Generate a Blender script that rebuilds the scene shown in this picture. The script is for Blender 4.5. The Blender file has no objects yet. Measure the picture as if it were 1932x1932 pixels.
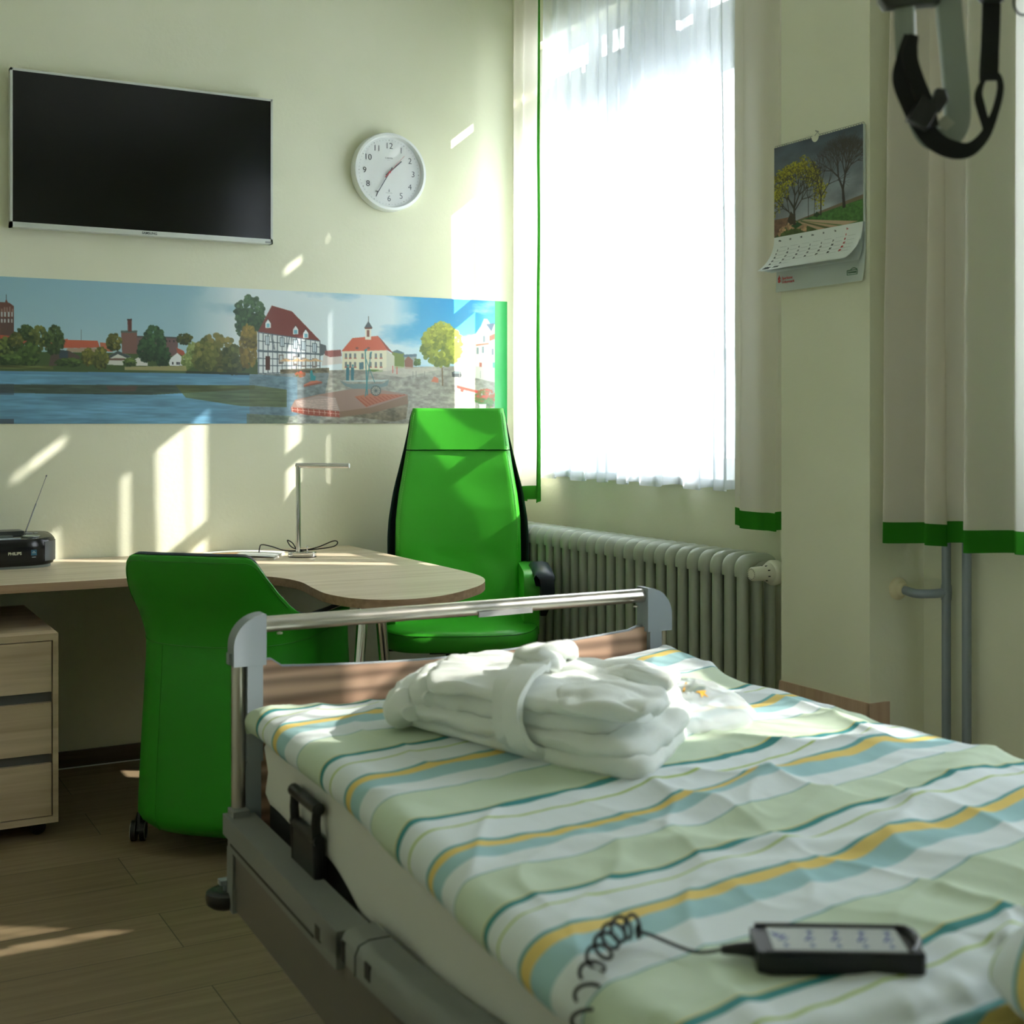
import bpy, bmesh, math, random
import numpy as np
from mathutils import Vector, Matrix, noise
PI = math.pi
SC = bpy.context.scene
COL = SC.collection
random.seed(7)

# ------------------------------------------------------------ camera, sky, sun, exposure
# world: room corner (behind the high back chair) at the origin, television wall = plane y 0,
# window wall = plane x 0, the room lies in x<0, y<0.
CAM = Vector((-2.68, -4.89, 1.2436))
cam_d = bpy.data.cameras.new('camera')
cam = bpy.data.objects.new('camera', cam_d); COL.objects.link(cam)
cam_d.sensor_width = 36.0; cam_d.lens = 36.0 * 2470 / 1932
cam_d.shift_y = -171.0 / 1932
cam_d.clip_start = 0.05
fwd = Vector((.480, .8773, 0)).normalized()
cam.location = CAM
cam.rotation_euler = (PI / 2, 0, math.atan2(fwd.y, fwd.x) - PI / 2)
cam_d.dof.use_dof = True; cam_d.dof.focus_distance = 4.3; cam_d.dof.aperture_fstop = 5.0
SC.camera = cam

W = bpy.data.worlds.new('sky'); SC.world = W; W.use_nodes = True
_n = W.node_tree.nodes; _n.clear()
_o = _n.new('ShaderNodeOutputWorld'); _b = _n.new('ShaderNodeBackground')
_b.inputs[0].default_value = (.88, .94, .98, 1); _b.inputs[1].default_value = 5.0
W.node_tree.links.new(_b.outputs[0], _o.inputs[0])

sun_d = bpy.data.lights.new('sun', 'SUN'); sun = bpy.data.objects.new('sun', sun_d); COL.objects.link(sun)
SUNDIR = Vector((-1.49, 1.0, -1.177)).normalized()
sun.rotation_euler = SUNDIR.to_track_quat('-Z', 'Y').to_euler()
sun.location = (6, -4, 5)
sun_d.energy = 13.0; sun_d.angle = math.radians(.6); sun_d.color = (1.0, .95, .86)

def portal(x, y0, y1, z0, z1):
    d = bpy.data.lights.new('sky_portal', 'AREA'); o = bpy.data.objects.new('sky_portal', d); COL.objects.link(o)
    d.shape = 'RECTANGLE'; d.size = z1 - z0; d.size_y = abs(y1 - y0); d.cycles.is_portal = True
    o.location = (x, (y0 + y1) / 2, (z0 + z1) / 2); o.rotation_euler = (0, PI / 2, 0)
portal(.16, -.12, -1.5, 1.05, 2.80); portal(.16, -2.95, -4.05, 1.05, 2.80)

SC.view_settings.view_transform = 'Standard'; SC.view_settings.look = 'None'
SC.view_settings.exposure = 1.35; SC.view_settings.gamma = 1.0
SC.view_settings.use_curve_mapping = False
SC.cycles.max_bounces = 12; SC.cycles.diffuse_bounces = 9; SC.cycles.transparent_max_bounces = 40
SC.cycles.transmission_bounces = 8
SC.cycles.sample_clamp_indirect = 8.0; SC.cycles.caustics_reflective = False; SC.cycles.caustics_refractive = False
SC.cycles.use_denoising = True

# ------------------------------------------------------------ helpers
def lin(c):
    r = []
    for v in c:
        v /= 255.0
        r.append(v / 12.92 if v <= .04045 else ((v + .055) / 1.055) ** 2.4)
    return tuple(r)

def rgba(c): return lin(c) + (1.0,)

class NT:
    def __init__(s, m):
        m.use_nodes = True; s.t = m.node_tree; s.n = s.t.nodes; s.l = s.t.links
        s.n.clear(); s.out = s.n.new('ShaderNodeOutputMaterial')
    def new(s, t, **k):
        x = s.n.new(t)
        for a, b in k.items(): setattr(x, a, b)
        return x
    def link(s, a, b): s.l.new(a, b)

def principled(t, col, rough=.5, metal=0.0, spec=.5):
    b = t.new('ShaderNodeBsdfPrincipled')
    b.inputs['Base Color'].default_value = rgba(col) if col else (1, 1, 1, 1)
    b.inputs['Roughness'].default_value = rough; b.inputs['Metallic'].default_value = metal
    b.inputs['Specular IOR Level'].default_value = spec
    t.link(b.outputs[0], t.out.inputs[0])
    return b

def mat(name, col, rough=.5, metal=0.0, spec=.5, bump=0, bscale=200, var=0, vscale=4, coat=0, sheen=0, stretch=(1, 1, 1)):
    m = bpy.data.materials.new(name); t = NT(m); b = principled(t, col, rough, metal, spec)
    if coat: b.inputs['Coat Weight'].default_value = coat; b.inputs['Coat Roughness'].default_value = .08
    if sheen: b.inputs['Sheen Weight'].default_value = sheen
    if bump or var:
        tc = t.new('ShaderNodeTexCoord'); mp = t.new('ShaderNodeMapping'); mp.inputs['Scale'].default_value = stretch
        t.link(tc.outputs['Object'], mp.inputs[0])
    if bump:
        n = t.new('ShaderNodeTexNoise'); n.inputs['Scale'].default_value = bscale; n.inputs['Detail'].default_value = 4
        bp = t.new('ShaderNodeBump'); bp.inputs['Strength'].default_value = bump; bp.inputs['Distance'].default_value = .003
        t.link(mp.outputs[0], n.inputs['Vector']); t.link(n.outputs[0], bp.inputs['Height']); t.link(bp.outputs[0], b.inputs['Normal'])
    if var:
        n = t.new('ShaderNodeTexNoise'); n.inputs['Scale'].default_value = vscale; n.inputs['Detail'].default_value = 5
        mx = t.new('ShaderNodeMix', data_type='RGBA'); c = lin(col)
        mx.inputs[6].default_value = tuple(v * (1 - var) for v in c) + (1,); mx.inputs[7].default_value = tuple(min(1, v * (1 + var)) for v in c) + (1,)
        t.link(mp.outputs[0], n.inputs['Vector']); t.link(n.outputs[0], mx.inputs[0]); t.link(mx.outputs[2], b.inputs['Base Color'])
    return m

def wood(name, c0, c1, axis='X', scale=1.0, rough=.45, rings=0.0):
    """streaky veneer, the grain runs along axis (object coordinates)"""
    m = bpy.data.materials.new(name); t = NT(m); b = principled(t, c0, rough)
    tc = t.new('ShaderNodeTexCoord'); mp = t.new('ShaderNodeMapping')
    s = {'X': (.6, 14, 14), 'Y': (14, .6, 14), 'Z': (14, 14, .6)}[axis]
    mp.inputs['Scale'].default_value = tuple(v * scale for v in s)
    t.link(tc.outputs['Object'], mp.inputs[0])
    n = t.new('ShaderNodeTexNoise'); n.inputs['Scale'].default_value = 3.0; n.inputs['Detail'].default_value = 7; n.inputs['Distortion'].default_value = .35
    t.link(mp.outputs[0], n.inputs['Vector'])
    r = t.new('ShaderNodeValToRGB'); r.color_ramp.elements[0].position = .33; r.color_ramp.elements[1].position = .68
    r.color_ramp.elements[0].color = rgba(c1); r.color_ramp.elements[1].color = rgba(c0)
    t.link(n.outputs[0], r.inputs[0])
    last = r.outputs[0]
    if rings:
        w = t.new('ShaderNodeTexWave'); w.wave_type = 'RINGS'; w.inputs['Scale'].default_value = 1.1; w.inputs['Distortion'].default_value = 9; w.inputs['Detail'].default_value = 3; w.inputs['Detail Scale'].default_value = .8
        mp2 = t.new('ShaderNodeMapping'); s2 = {'X': (1.2, 9, 9), 'Y': (9, 1.2, 9), 'Z': (9, 9, 1.2)}[axis]; mp2.inputs['Scale'].default_value = s2
        t.link(tc.outputs['Object'], mp2.inputs[0]); t.link(mp2.outputs[0], w.inputs['Vector'])
        mx = t.new('ShaderNodeMix', data_type='RGBA'); mx.blend_type = 'MULTIPLY'; mx.inputs[0].default_value = rings
        t.link(last, mx.inputs[6]); t.link(w.outputs[0], mx.inputs[7]); last = mx.outputs[2]
    t.link(last, b.inputs['Base Color'])
    return m

def cloth(name, col, transp=.0, translu=.3, rough=.9, bump=.15, bscale=900):
    m = bpy.data.materials.new(name); t = NT(m)
    c = rgba(col)
    d = t.new('ShaderNodeBsdfDiffuse'); d.inputs[0].default_value = c
    l = t.new('ShaderNodeBsdfTranslucent'); l.inputs[0].default_value = c
    mx = t.new('ShaderNodeMixShader'); mx.inputs[0].default_value = translu
    t.link(d.outputs[0], mx.inputs[1]); t.link(l.outputs[0], mx.inputs[2]); last = mx.outputs[0]
    if bump:
        tc = t.new('ShaderNodeTexCoord'); n = t.new('ShaderNodeTexNoise'); n.inputs['Scale'].default_value = bscale
        bp = t.new('ShaderNodeBump'); bp.inputs['Strength'].default_value = bump; bp.inputs['Distance'].default_value = .001
        t.link(tc.outputs['Object'], n.inputs['Vector']); t.link(n.outputs[0], bp.inputs['Height']); t.link(bp.outputs[0], d.inputs['Normal'])
    if transp:
        tr = t.new('ShaderNodeBsdfTransparent'); m2 = t.new('ShaderNodeMixShader')
        lw = t.new('ShaderNodeLayerWeight'); lw.inputs[0].default_value = .5      # a weave closes up when seen edge-on
        mr = t.new('ShaderNodeMapRange'); mr.inputs[1].default_value = 0; mr.inputs[2].default_value = .85; mr.inputs[3].default_value = transp; mr.inputs[4].default_value = .0
        t.link(lw.outputs['Facing'], mr.inputs[0]); t.link(mr.outputs[0], m2.inputs[0])
        t.link(last, m2.inputs[1]); t.link(tr.outputs[0], m2.inputs[2]); last = m2.outputs[0]
    t.link(last, t.out.inputs[0])
    return m

def glassy(name, rough=.0, tint=(1, 1, 1), refl=.08):
    m = bpy.data.materials.new(name); t = NT(m)
    tr = t.new('ShaderNodeBsdfTransparent'); tr.inputs[0].default_value = tint + (1,)
    g = t.new('ShaderNodeBsdfGlossy'); g.inputs['Roughness'].default_value = rough
    mx = t.new('ShaderNodeMixShader'); mx.inputs[0].default_value = refl; t.link(tr.outputs[0], mx.inputs[1]); t.link(g.outputs[0], mx.inputs[2])
    t.link(mx.outputs[0], t.out.inputs[0])
    return m

def chain(o):
    m = Matrix.Identity(4)
    while o is not None:
        m = o.matrix_basis @ m; o = o.parent
    return m

def empty(name, loc, rz=0.0, label=None, cat=None, group=None):
    o = bpy.data.objects.new(name, None); COL.objects.link(o)
    o.empty_display_size = .1; o.location = loc; o.rotation_euler = (0, 0, rz)
    tag(o, label, cat, group)
    return o

def tag(o, label=None, cat=None, group=None, kind=None):
    if label: o['label'] = label
    if cat: o['category'] = cat
    if group: o['group'] = group
    if kind: o['kind'] = kind
    return o

def fin(name, bm, m, parent=None, world=False, bevel=0, seg=2, smooth=35, label=None, weld=False):
    if weld: bmesh.ops.remove_doubles(bm, verts=bm.verts, dist=1e-5)
    if bevel:
        es = [e for e in bm.edges if len(e.link_faces) == 2 and e.calc_face_angle(0) > math.radians(40)]
        bmesh.ops.bevel(bm, geom=es, offset=bevel, segments=seg, profile=.7, affect='EDGES', clamp_overlap=True)
    if world and parent is not None:
        bmesh.ops.transform(bm, matrix=chain(parent).inverted(), verts=bm.verts)
    bmesh.ops.recalc_face_normals(bm, faces=bm.faces)
    me = bpy.data.meshes.new(name); bm.to_mesh(me); bm.free()
    for mm in (m if isinstance(m, (list, tuple)) else [m]): me.materials.append(mm)
    if smooth:
        me.polygons.foreach_set('use_smooth', [True] * len(me.polygons))
        me.set_sharp_from_angle(angle=math.radians(smooth))
    o = bpy.data.objects.new(name, me); COL.objects.link(o)
    if parent is not None: o.parent = parent
    if label: o['label'] = label
    return o

def B(): return bmesh.new()

def box(bm, a, b, mi=0):
    x0, y0, z0 = a; x1, y1, z1 = b
    v = [bm.verts.new(p) for p in ((x0, y0, z0), (x1, y0, z0), (x1, y1, z0), (x0, y1, z0), (x0, y0, z1), (x1, y0, z1), (x1, y1, z1), (x0, y1, z1))]
    for q in ((0, 3, 2, 1), (4, 5, 6, 7), (0, 1, 5, 4), (1, 2, 6, 5), (2, 3, 7, 6), (3, 0, 4, 7)):
        f = bm.faces.new([v[i] for i in q]); f.material_index = mi
    return v

def frame_axes(d, up=Vector((0, 0, 1))):
    d = Vector(d).normalized()
    if abs(d.dot(up)) > .98: up = Vector((0, 1, 0)) if abs(d.y) < .9 else Vector((1, 0, 0))
    a = d.cross(up).normalized(); b = a.cross(d).normalized()
    return a, b

def tube(bm, pts, r, n=12, caps=True, r2=None, closed=False, mi=0):
    """round tube through pts; r a number or a list; r2 = second radius of an oval tube"""
    pts = [Vector(p) for p in pts]; N = len(pts); rings = []
    a = None
    for i, p in enumerate(pts):
        if closed: d = pts[(i + 1) % N] - pts[i - 1]
        else: d = pts[min(i + 1, N - 1)] - pts[max(i - 1, 0)]
        if d.length < 1e-9: d = Vector((0, 0, 1))
        d.normalize()
        if a is None: a, b = frame_axes(d)
        else:
            a = (a - d * a.dot(d)).normalized(); b = a.cross(d) * -1
            b = d.cross(a) * -1 if False else a.cross(d).normalized()
        ra = r[i] if isinstance(r, (list, tuple)) else r
        rb = ra if r2 is None else (r2[i] if isinstance(r2, (list, tuple)) else r2)
        rings.append([bm.verts.new(p + a * (ra * math.cos(2 * PI * k / n)) + b * (rb * math.sin(2 * PI * k / n))) for k in range(n)])
    M = N if closed else N - 1
    for i in range(M):
        q, w = rings[i], rings[(i + 1) % N]
        for k in range(n):
            f = bm.faces.new((q[k], q[(k + 1) % n], w[(k + 1) % n], w[k])); f.material_index = mi
    if caps and not closed:
        bm.faces.new(rings[0][::-1]); bm.faces.new(rings[-1])

def cyl(bm, p, q, r, n=24, r1=None):
    tube(bm, [p, q], [r, r if r1 is None else r1], n)

def lathe(bm, prof, n=32, c=(0, 0, 0), axis='Z', sx=1.0, sy=1.0):
    rings = []
    for r, z in prof:
        ring = []
        if r < 1e-5:
            p = {'Z': (0, 0, z), 'Y': (0, z, 0), 'X': (z, 0, 0)}[axis]
            rings.append([bm.verts.new((p[0] + c[0], p[1] + c[1], p[2] + c[2]))]); continue
        for k in range(n):
            a = 2 * PI * k / n; x, y = r * math.cos(a) * sx, r * math.sin(a) * sy
            p = {'Z': (x, y, z), 'Y': (x, z, y), 'X': (z, x, y)}[axis]
            ring.append(bm.verts.new((p[0] + c[0], p[1] + c[1], p[2] + c[2])))
        rings.append(ring)
    for i in range(len(rings) - 1):
        A, Bq = rings[i], rings[i + 1]
        for k in range(n):
            q = [A[k % len(A)], A[(k + 1) % len(A)], Bq[(k + 1) % len(Bq)], Bq[k % len(Bq)]]
            u = []
            for v in q:
                if v not in u: u.append(v)
            if len(u) > 2: bm.faces.new(u)
    if prof[0][0] > 1e-5: bm.faces.new(rings[0][::-1])
    if prof[-1][0] > 1e-5 and len(prof) > 2: bm.faces.new(rings[-1])

def prism(bm, poly, z0, z1, mi_side=0, mi_top=0, axes='XYZ'):
    def P(x, y, z):
        return {'XYZ': (x, y, z), 'XZY': (x, z, y), 'YZX': (z, x, y)}[axes]
    a = [bm.verts.new(P(x, y, z0)) for x, y in poly]; b = [bm.verts.new(P(x, y, z1)) for x, y in poly]
    n = len(poly)
    f = bm.faces.new(a[::-1]); f.material_index = mi_side
    f = bm.faces.new(b); f.material_index = mi_top
    for i in range(n):
        f = bm.faces.new((a[i], a[(i + 1) % n], b[(i + 1) % n], b[i])); f.material_index = mi_side

def grid(bm, nu, nv, fn, mi=None, closed_u=False):
    V = [[bm.verts.new(fn(i / (nu if closed_u else nu - 1), j / (nv - 1))) for j in range(nv)] for i in range(nu)]
    for i in range(nu if closed_u else nu - 1):
        for j in range(nv - 1):
            i2 = (i + 1) % nu
            f = bm.faces.new((V[i][j], V[i2][j], V[i2][j + 1], V[i][j + 1]))
            if mi: f.material_index = mi(i / nu, j / nv)
    return V

def smooth_path(pts, n=8, closed=False):
    pts = [Vector(p) for p in pts]; out = []; N = len(pts)
    for i in range(N if closed else N - 1):
        if closed: p0, p1, p2, p3 = pts[i - 1], pts[i], pts[(i + 1) % N], pts[(i + 2) % N]
        else: p0, p1, p2, p3 = pts[max(i - 1, 0)], pts[i], pts[i + 1], pts[min(i + 2, N - 1)]
        for k in range(n):
            t = k / n
            out.append(.5 * ((2 * p1) + (p2 - p0) * t + (2 * p0 - 5 * p1 + 4 * p2 - p3) * t * t + (3 * p1 - p0 - 3 * p2 + p3) * t ** 3))
    if not closed: out.append(pts[-1])
    return out

def interp(x, xs, ys):
    if x <= xs[0]: return ys[0]
    for i in range(len(xs) - 1):
        if x <= xs[i + 1]:
            t = (x - xs[i]) / (xs[i + 1] - xs[i]); return ys[i] + t * (ys[i + 1] - ys[i])
    return ys[-1]

def sm(t): t = max(0, min(1, t)); return t * t * (3 - 2 * t)

def ribbon(bm, pts, widths, wdir, th=.002):
    """a strap: band of given width (list) whose width lies along wdir (vector or list)"""
    pts = [Vector(p) for p in pts]; rows = []
    for i, p in enumerate(pts):
        d = (pts[min(i + 1, len(pts) - 1)] - pts[max(i - 1, 0)]).normalized()
        w = Vector(wdir[i] if isinstance(wdir, list) else wdir); w = (w - d * w.dot(d)).normalized()
        n = d.cross(w).normalized(); h = (widths[i] if isinstance(widths, list) else widths) / 2
        rows.append([bm.verts.new(p + w * h + n * th / 2), bm.verts.new(p - w * h + n * th / 2), bm.verts.new(p - w * h - n * th / 2), bm.verts.new(p + w * h - n * th / 2)])
    for i in range(len(rows) - 1):
        for k in range(4): bm.faces.new((rows[i][k], rows[i][(k + 1) % 4], rows[i + 1][(k + 1) % 4], rows[i + 1][k]))
    bm.faces.new(rows[0][::-1]); bm.faces.new(rows[-1])

def text_mesh(s, size, depth=.0004, align='CENTER', shear=0.0, bold=0.0):
    c = bpy.data.curves.new('txt', 'FONT'); c.body = s; c.size = size; c.extrude = depth; c.align_x = align; c.align_y = 'CENTER'
    c.shear = shear; c.offset = bold; c.resolution_u = 4
    o = bpy.data.objects.new('txt', c); COL.objects.link(o)
    dg = bpy.context.evaluated_depsgraph_get(); me = bpy.data.meshes.new_from_object(o.evaluated_get(dg))
    bm = B(); bm.from_mesh(me); bpy.data.meshes.remove(me); bpy.data.objects.remove(o); bpy.data.curves.remove(c)
    return bm

def add_text(bm, s, size, M, **k):
    t = text_mesh(s, size, **k); bmesh.ops.transform(t, matrix=M, verts=t.verts)
    me = bpy.data.meshes.new('t'); t.to_mesh(me); t.free(); bm.from_mesh(me); bpy.data.meshes.remove(me)

def basis(o, x, y):
    x = Vector(x).normalized(); y = Vector(y).normalized(); z = x.cross(y)
    M = Matrix.Identity(4)
    for i in range(3): M[i][0], M[i][1], M[i][2], M[i][3] = x[i], y[i], z[i], o[i]
    return M

# ---- photograph pixel -> world (used only to read sizes and places off the photograph)
RT = Vector((fwd.y, -fwd.x, 0))
def ray(px, py): return fwd + RT * ((px - 966) / 2470) + Vector((0, 0, 1)) * ((795 - py) / 2470)
def atp(px, py, ax, v):
    d = ray(px, py); t = (v - CAM[ax]) / d[ax]; return CAM + d * t

# ------------------------------------------------------------ materials
def wall_mat():
    m = bpy.data.materials.new('wall_paint'); t = NT(m); b = principled(t, (226, 227, 205), .7, spec=.25)
    tc = t.new('ShaderNodeTexCoord')
    n = t.new('ShaderNodeTexNoise'); n.inputs['Scale'].default_value = 2.2; n.inputs['Detail'].default_value = 3
    r = t.new('ShaderNodeValToRGB'); r.color_ramp.elements[0].position = .3; r.color_ramp.elements[1].position = .7
    r.color_ramp.elements[0].color = rgba((222, 224, 200)); r.color_ramp.elements[1].color = rgba((230, 231, 210))
    t.link(tc.outputs['Object'], n.inputs[0]); t.link(n.outputs[0], r.inputs[0]); t.link(r.outputs[0], b.inputs['Base Color'])
    n2 = t.new('ShaderNodeTexNoise'); n2.inputs['Scale'].default_value = 60; n2.inputs['Detail'].default_value = 6
    bp = t.new('ShaderNodeBump'); bp.inputs['Strength'].default_value = .18; bp.inputs['Distance'].default_value = .004
    t.link(tc.outputs['Object'], n2.inputs[0]); t.link(n2.outputs[0], bp.inputs['Height']); t.link(bp.outputs[0], b.inputs['Normal'])
    return m

def floor_mat():
    m = bpy.data.materials.new('plank_floor'); t = NT(m); b = principled(t, None, .42, spec=.4)
    tc = t.new('ShaderNodeTexCoord')
    br = t.new('ShaderNodeTexBrick'); br.offset = .37; br.inputs['Scale'].default_value = 1.0
    br.inputs['Brick Width'].default_value = 1.25; br.inputs['Row Height'].default_value = .24
    br.inputs['Mortar Size'].default_value = .0012; br.inputs['Mortar Smooth'].default_value = .1
    br.inputs['Color1'].default_value = rgba((150, 132, 104)); br.inputs['Color2'].default_value = rgba((136, 119, 92)); br.inputs['Mortar'].default_value = rgba((52, 42, 30))
    mp0 = t.new('ShaderNodeMapping'); mp0.inputs['Location'].default_value = (-.625, .12, 0); t.link(tc.outputs['Object'], mp0.inputs[0]); t.link(mp0.outputs[0], br.inputs['Vector'])
    mp = t.new('ShaderNodeMapping'); mp.inputs['Scale'].default_value = (1.1, 16, 1); t.link(tc.outputs['Object'], mp.inputs[0])
    n = t.new('ShaderNodeTexNoise'); n.inputs['Scale'].default_value = 2.6; n.inputs['Detail'].default_value = 8; n.inputs['Distortion'].default_value = .6
    t.link(mp.outputs[0], n.inputs['Vector'])
    r = t.new('ShaderNodeValToRGB'); r.color_ramp.elements[0].position = .3; r.color_ramp.elements[1].position = .7
    r.color_ramp.elements[0].color = (.62, .60, .56, 1); r.color_ramp.elements[1].color = (1, 1, 1, 1)
    t.link(n.outputs[0], r.inputs[0])
    mx = t.new('ShaderNodeMix', data_type='RGBA'); mx.blend_type = 'MULTIPLY'; mx.inputs[0].default_value = .8
    t.link(br.outputs[0], mx.inputs[6]); t.link(r.outputs[0], mx.inputs[7]); t.link(mx.outputs[2], b.inputs['Base Color'])
    bp = t.new('ShaderNodeBump'); bp.inputs['Strength'].default_value = .1; bp.inputs['Distance'].default_value = .002
    t.link(n.outputs[0], bp.inputs['Height']); t.link(bp.outputs[0], b.inputs['Normal'])
    return m

WALL = wall_mat(); FLOOR = floor_mat()
CEIL = mat('ceiling_paint', (235, 235, 225), .8)
FRAMEW = mat('white_lacquer', (238, 240, 240), .35)
GLASS = glassy('window_glass')
OUTER = mat('outer_render', (200, 195, 180), .9)
DKBASE = wood('dark_baseboard', (92, 78, 62), (66, 54, 42), 'X', 1.0)
ALU = mat('brushed_aluminium', (205, 200, 192), .28, 1.0)
CHROME = mat('chrome', (225, 225, 225), .07, 1.0)
BLACKP = mat('black_plastic', (18, 19, 21), .38)
DKGREY = mat('dark_grey_plastic', (42, 44, 46), .5)
BEDGREY = mat('grey_bed_plastic', (138, 148, 154), .42)
RAILGREY = mat('grey_rail_lacquer', (132, 136, 132), .45)
PIPE = mat('pipe_grey', (132, 144, 150), .38)
PANELGREY = mat('taupe_side_panel', (106, 103, 97), .38)

# ------------------------------------------------------------ room shell
def struct(name, bm, m, **k):
    o = fin(name, bm, m, **k); o['kind'] = 'structure'; return o

RX0, RY0, RZ1 = -3.6, -5.9, 3.25
WT = .14
bm = B(); box(bm, (RX0 - WT, RY0 - WT, -.12), (WT, WT, 0)); struct('floor', bm, FLOOR, smooth=0)
bm = B(); box(bm, (RX0 - WT, RY0 - WT, RZ1), (WT, WT, RZ1 + .12)); struct('ceiling', bm, CEIL, smooth=0)
bm = B(); box(bm, (RX0 - WT, 0, 0), (WT, WT, RZ1)); struct('wall_back', bm, WALL, smooth=0)
bm = B(); box(bm, (RX0 - WT, RY0, 0), (RX0, 0, RZ1)); struct('wall_left', bm, WALL, smooth=0)
bm = B(); box(bm, (RX0 - WT, RY0 - WT, 0), (WT, RY0, RZ1)); struct('wall_front', bm, WALL, smooth=0)
WIN = [(-.12, -1.50), (-2.95, -4.05)]; WZ0, WZ1 = 1.05, 2.80
bm = B()
ys = [0, WIN[0][0], WIN[0][1], WIN[1][0], WIN[1][1], RY0]
for i in range(5):
    if i % 2 == 0: box(bm, (0, ys[i + 1], 0), (WT, ys[i], RZ1))
    else:
        box(bm, (0, ys[i + 1], 0), (WT, ys[i], WZ0)); box(bm, (0, ys[i + 1], WZ1), (WT, ys[i], RZ1))
# the pillar between the two windows belongs to the same masonry
struct('wall_right', bm, WALL, smooth=0)
bm = B(); box(bm, (-.196, -2.315, 0), (0, -1.962, RZ1)); struct('wall_pillar', bm, WALL, bevel=.004, seg=2)

bm = B(); box(bm, (RX0, -.014, 0), (-.02, 0, .06)); o = struct('baseboard_back', bm, DKBASE, bevel=.002)
bm = B(); box(bm, (RX0, -.018, 0), (-.02, -.013, .004)); fin('sealant_joint', bm, FRAMEW, o)
bm = B(); box(bm, (-.014, -1.96, 0), (0, -.02, .06)); struct('baseboard_right', bm, DKBASE, bevel=.002)
LAM = wood('laminate_cladding', (202, 174, 150), (182, 152, 128), 'Z', .9)
bm = B(); box(bm, (-.202, -2.318, 0), (-.196, -1.958, .50)); box(bm, (-.202, -2.322, 0), (-.131, -2.315, .50)); struct('trim_1', bm, LAM)

def window(idx, y0, y1, split):
    root = bpy.data.objects.new('window_%d' % idx, None); COL.objects.link(root); root['kind'] = 'structure'
    root.location = (.09, (y0 + y1) / 2, WZ0)
    bm = B(); X0, X1 = .06, .12
    ya, yb = y0 - .048, y1 + .075
    box(bm, (X0, yb, WZ0), (X1, ya, WZ0 + .07)); box(bm, (X0, yb, 2.735), (X1, ya, WZ1))
    box(bm, (X0, y0 - .048, WZ0), (X1, y0, WZ1)); box(bm, (X0, y1, WZ0), (X1, y1 + .075, WZ1))
    box(bm, (X0, yb, 2.42), (X1, ya, 2.655))
    fin('window_frame', bm, FRAMEW, root, world=True)
    bm = B()
    for a, b in split: box(bm, (X0 + .005, a, WZ0 + .03), (X1 - .005, b, 2.43))
    a, b = split[-1] if idx == 2 else split[2]
    if idx == 1:
        for q0, q1 in split[:2]: box(bm, (X0 + .005, q0, 2.6), (X1 - .005, q1, 2.75))  # the added sun-blocking bar carries on through the top slot
    box(bm, (X0 + .005, (a + b) / 2 - .04 if idx == 2 else -1.275, 2.6), (X1 - .005, (a + b) / 2 + .04 if idx == 2 else -.755, 2.75))  # first window: solid block added to keep sun out of the top slot
    for zb in (1.47, 1.95): box(bm, (X0 + .012, y1 + .076, zb - .02), (X1 - .012, y0 - .049, zb + .02))
    fin('casement_bar_and_sun_block', bm, FRAMEW, root, world=True)
    bm = B(); box(bm, (.088, y1 + .02, WZ0 + .03), (.091, y0 - .02, WZ1 - .03)); fin('pane', bm, GLASS, root, world=True, smooth=0)
    bm = B(); box(bm, (-.02, y1 + .002, WZ0 - .02), (.06, y0 - .002, WZ0 + .003)); fin('window_sill', bm, FRAMEW, root, world=True, bevel=.003)
window(1, *WIN[0], [(-.60, -.50), (-.678, -.638), (-.93, -.752), (-1.123, -1.09), (-1.29, -1.172)])  # first pair is an extra bar, added to trim the wall's sun patches
window(2, *WIN[1], [(-3.55, -3.45)])

# ------------------------------------------------------------ curtains
CUR = cloth('cream_curtain', (236, 232, 222), 0, .38, bump=.1, bscale=500)
GRN = cloth('green_curtain_border', (58, 140, 42), 0, .35, bump=.1)
SHEER = cloth('white_sheer', (238, 244, 252), .40, .42, bump=.0)

def fold_fn(x0, ya, yb, z0, z1, nf, amp, seed, gather=.0, flare=.0):
    """pleated hanging cloth between ya and yb; deeper folds towards the bottom"""
    rnd = random.Random(seed)
    ph = rnd.random() * 6; ks = [rnd.uniform(-.5, .5) for _ in range(4)]
    def fn(s, t):                     # s across, t 0 bottom .. 1 top
        z = z0 + (z1 - z0) * t
        u = s + .03 * math.sin(2 * PI * s * 2 + ph) * (1 - .5 * t) + .02 * ks[0] * math.sin(5 * s + 3 * t)
        a = amp * (.75 + .45 * (1 - t))
        w = 2 * PI * nf * u + ph + .5 * math.sin(3 * t + ks[1] * 4) * .6
        prof = math.sin(w) + .28 * math.sin(2 * w + ks[2]) + .3 * math.sin(w * .37 + ks[3] * 6)
        x = x0 + a * prof
        mid = (ya + yb) / 2
        y = mid + (ya + (yb - ya) * s - mid) * (1 + flare * (1 - t) ** 2 - gather * t) + a * .55 * math.cos(w)
        x += .004 * noise.noise(Vector((y * 9, z * 3, seed)))
        z += .006 * math.sin(w * .5 + 1) * (1 - t) + (.004 * noise.noise(Vector((y * 12, seed, 1))))
        return Vector((x, y, z))
    return fn

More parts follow.
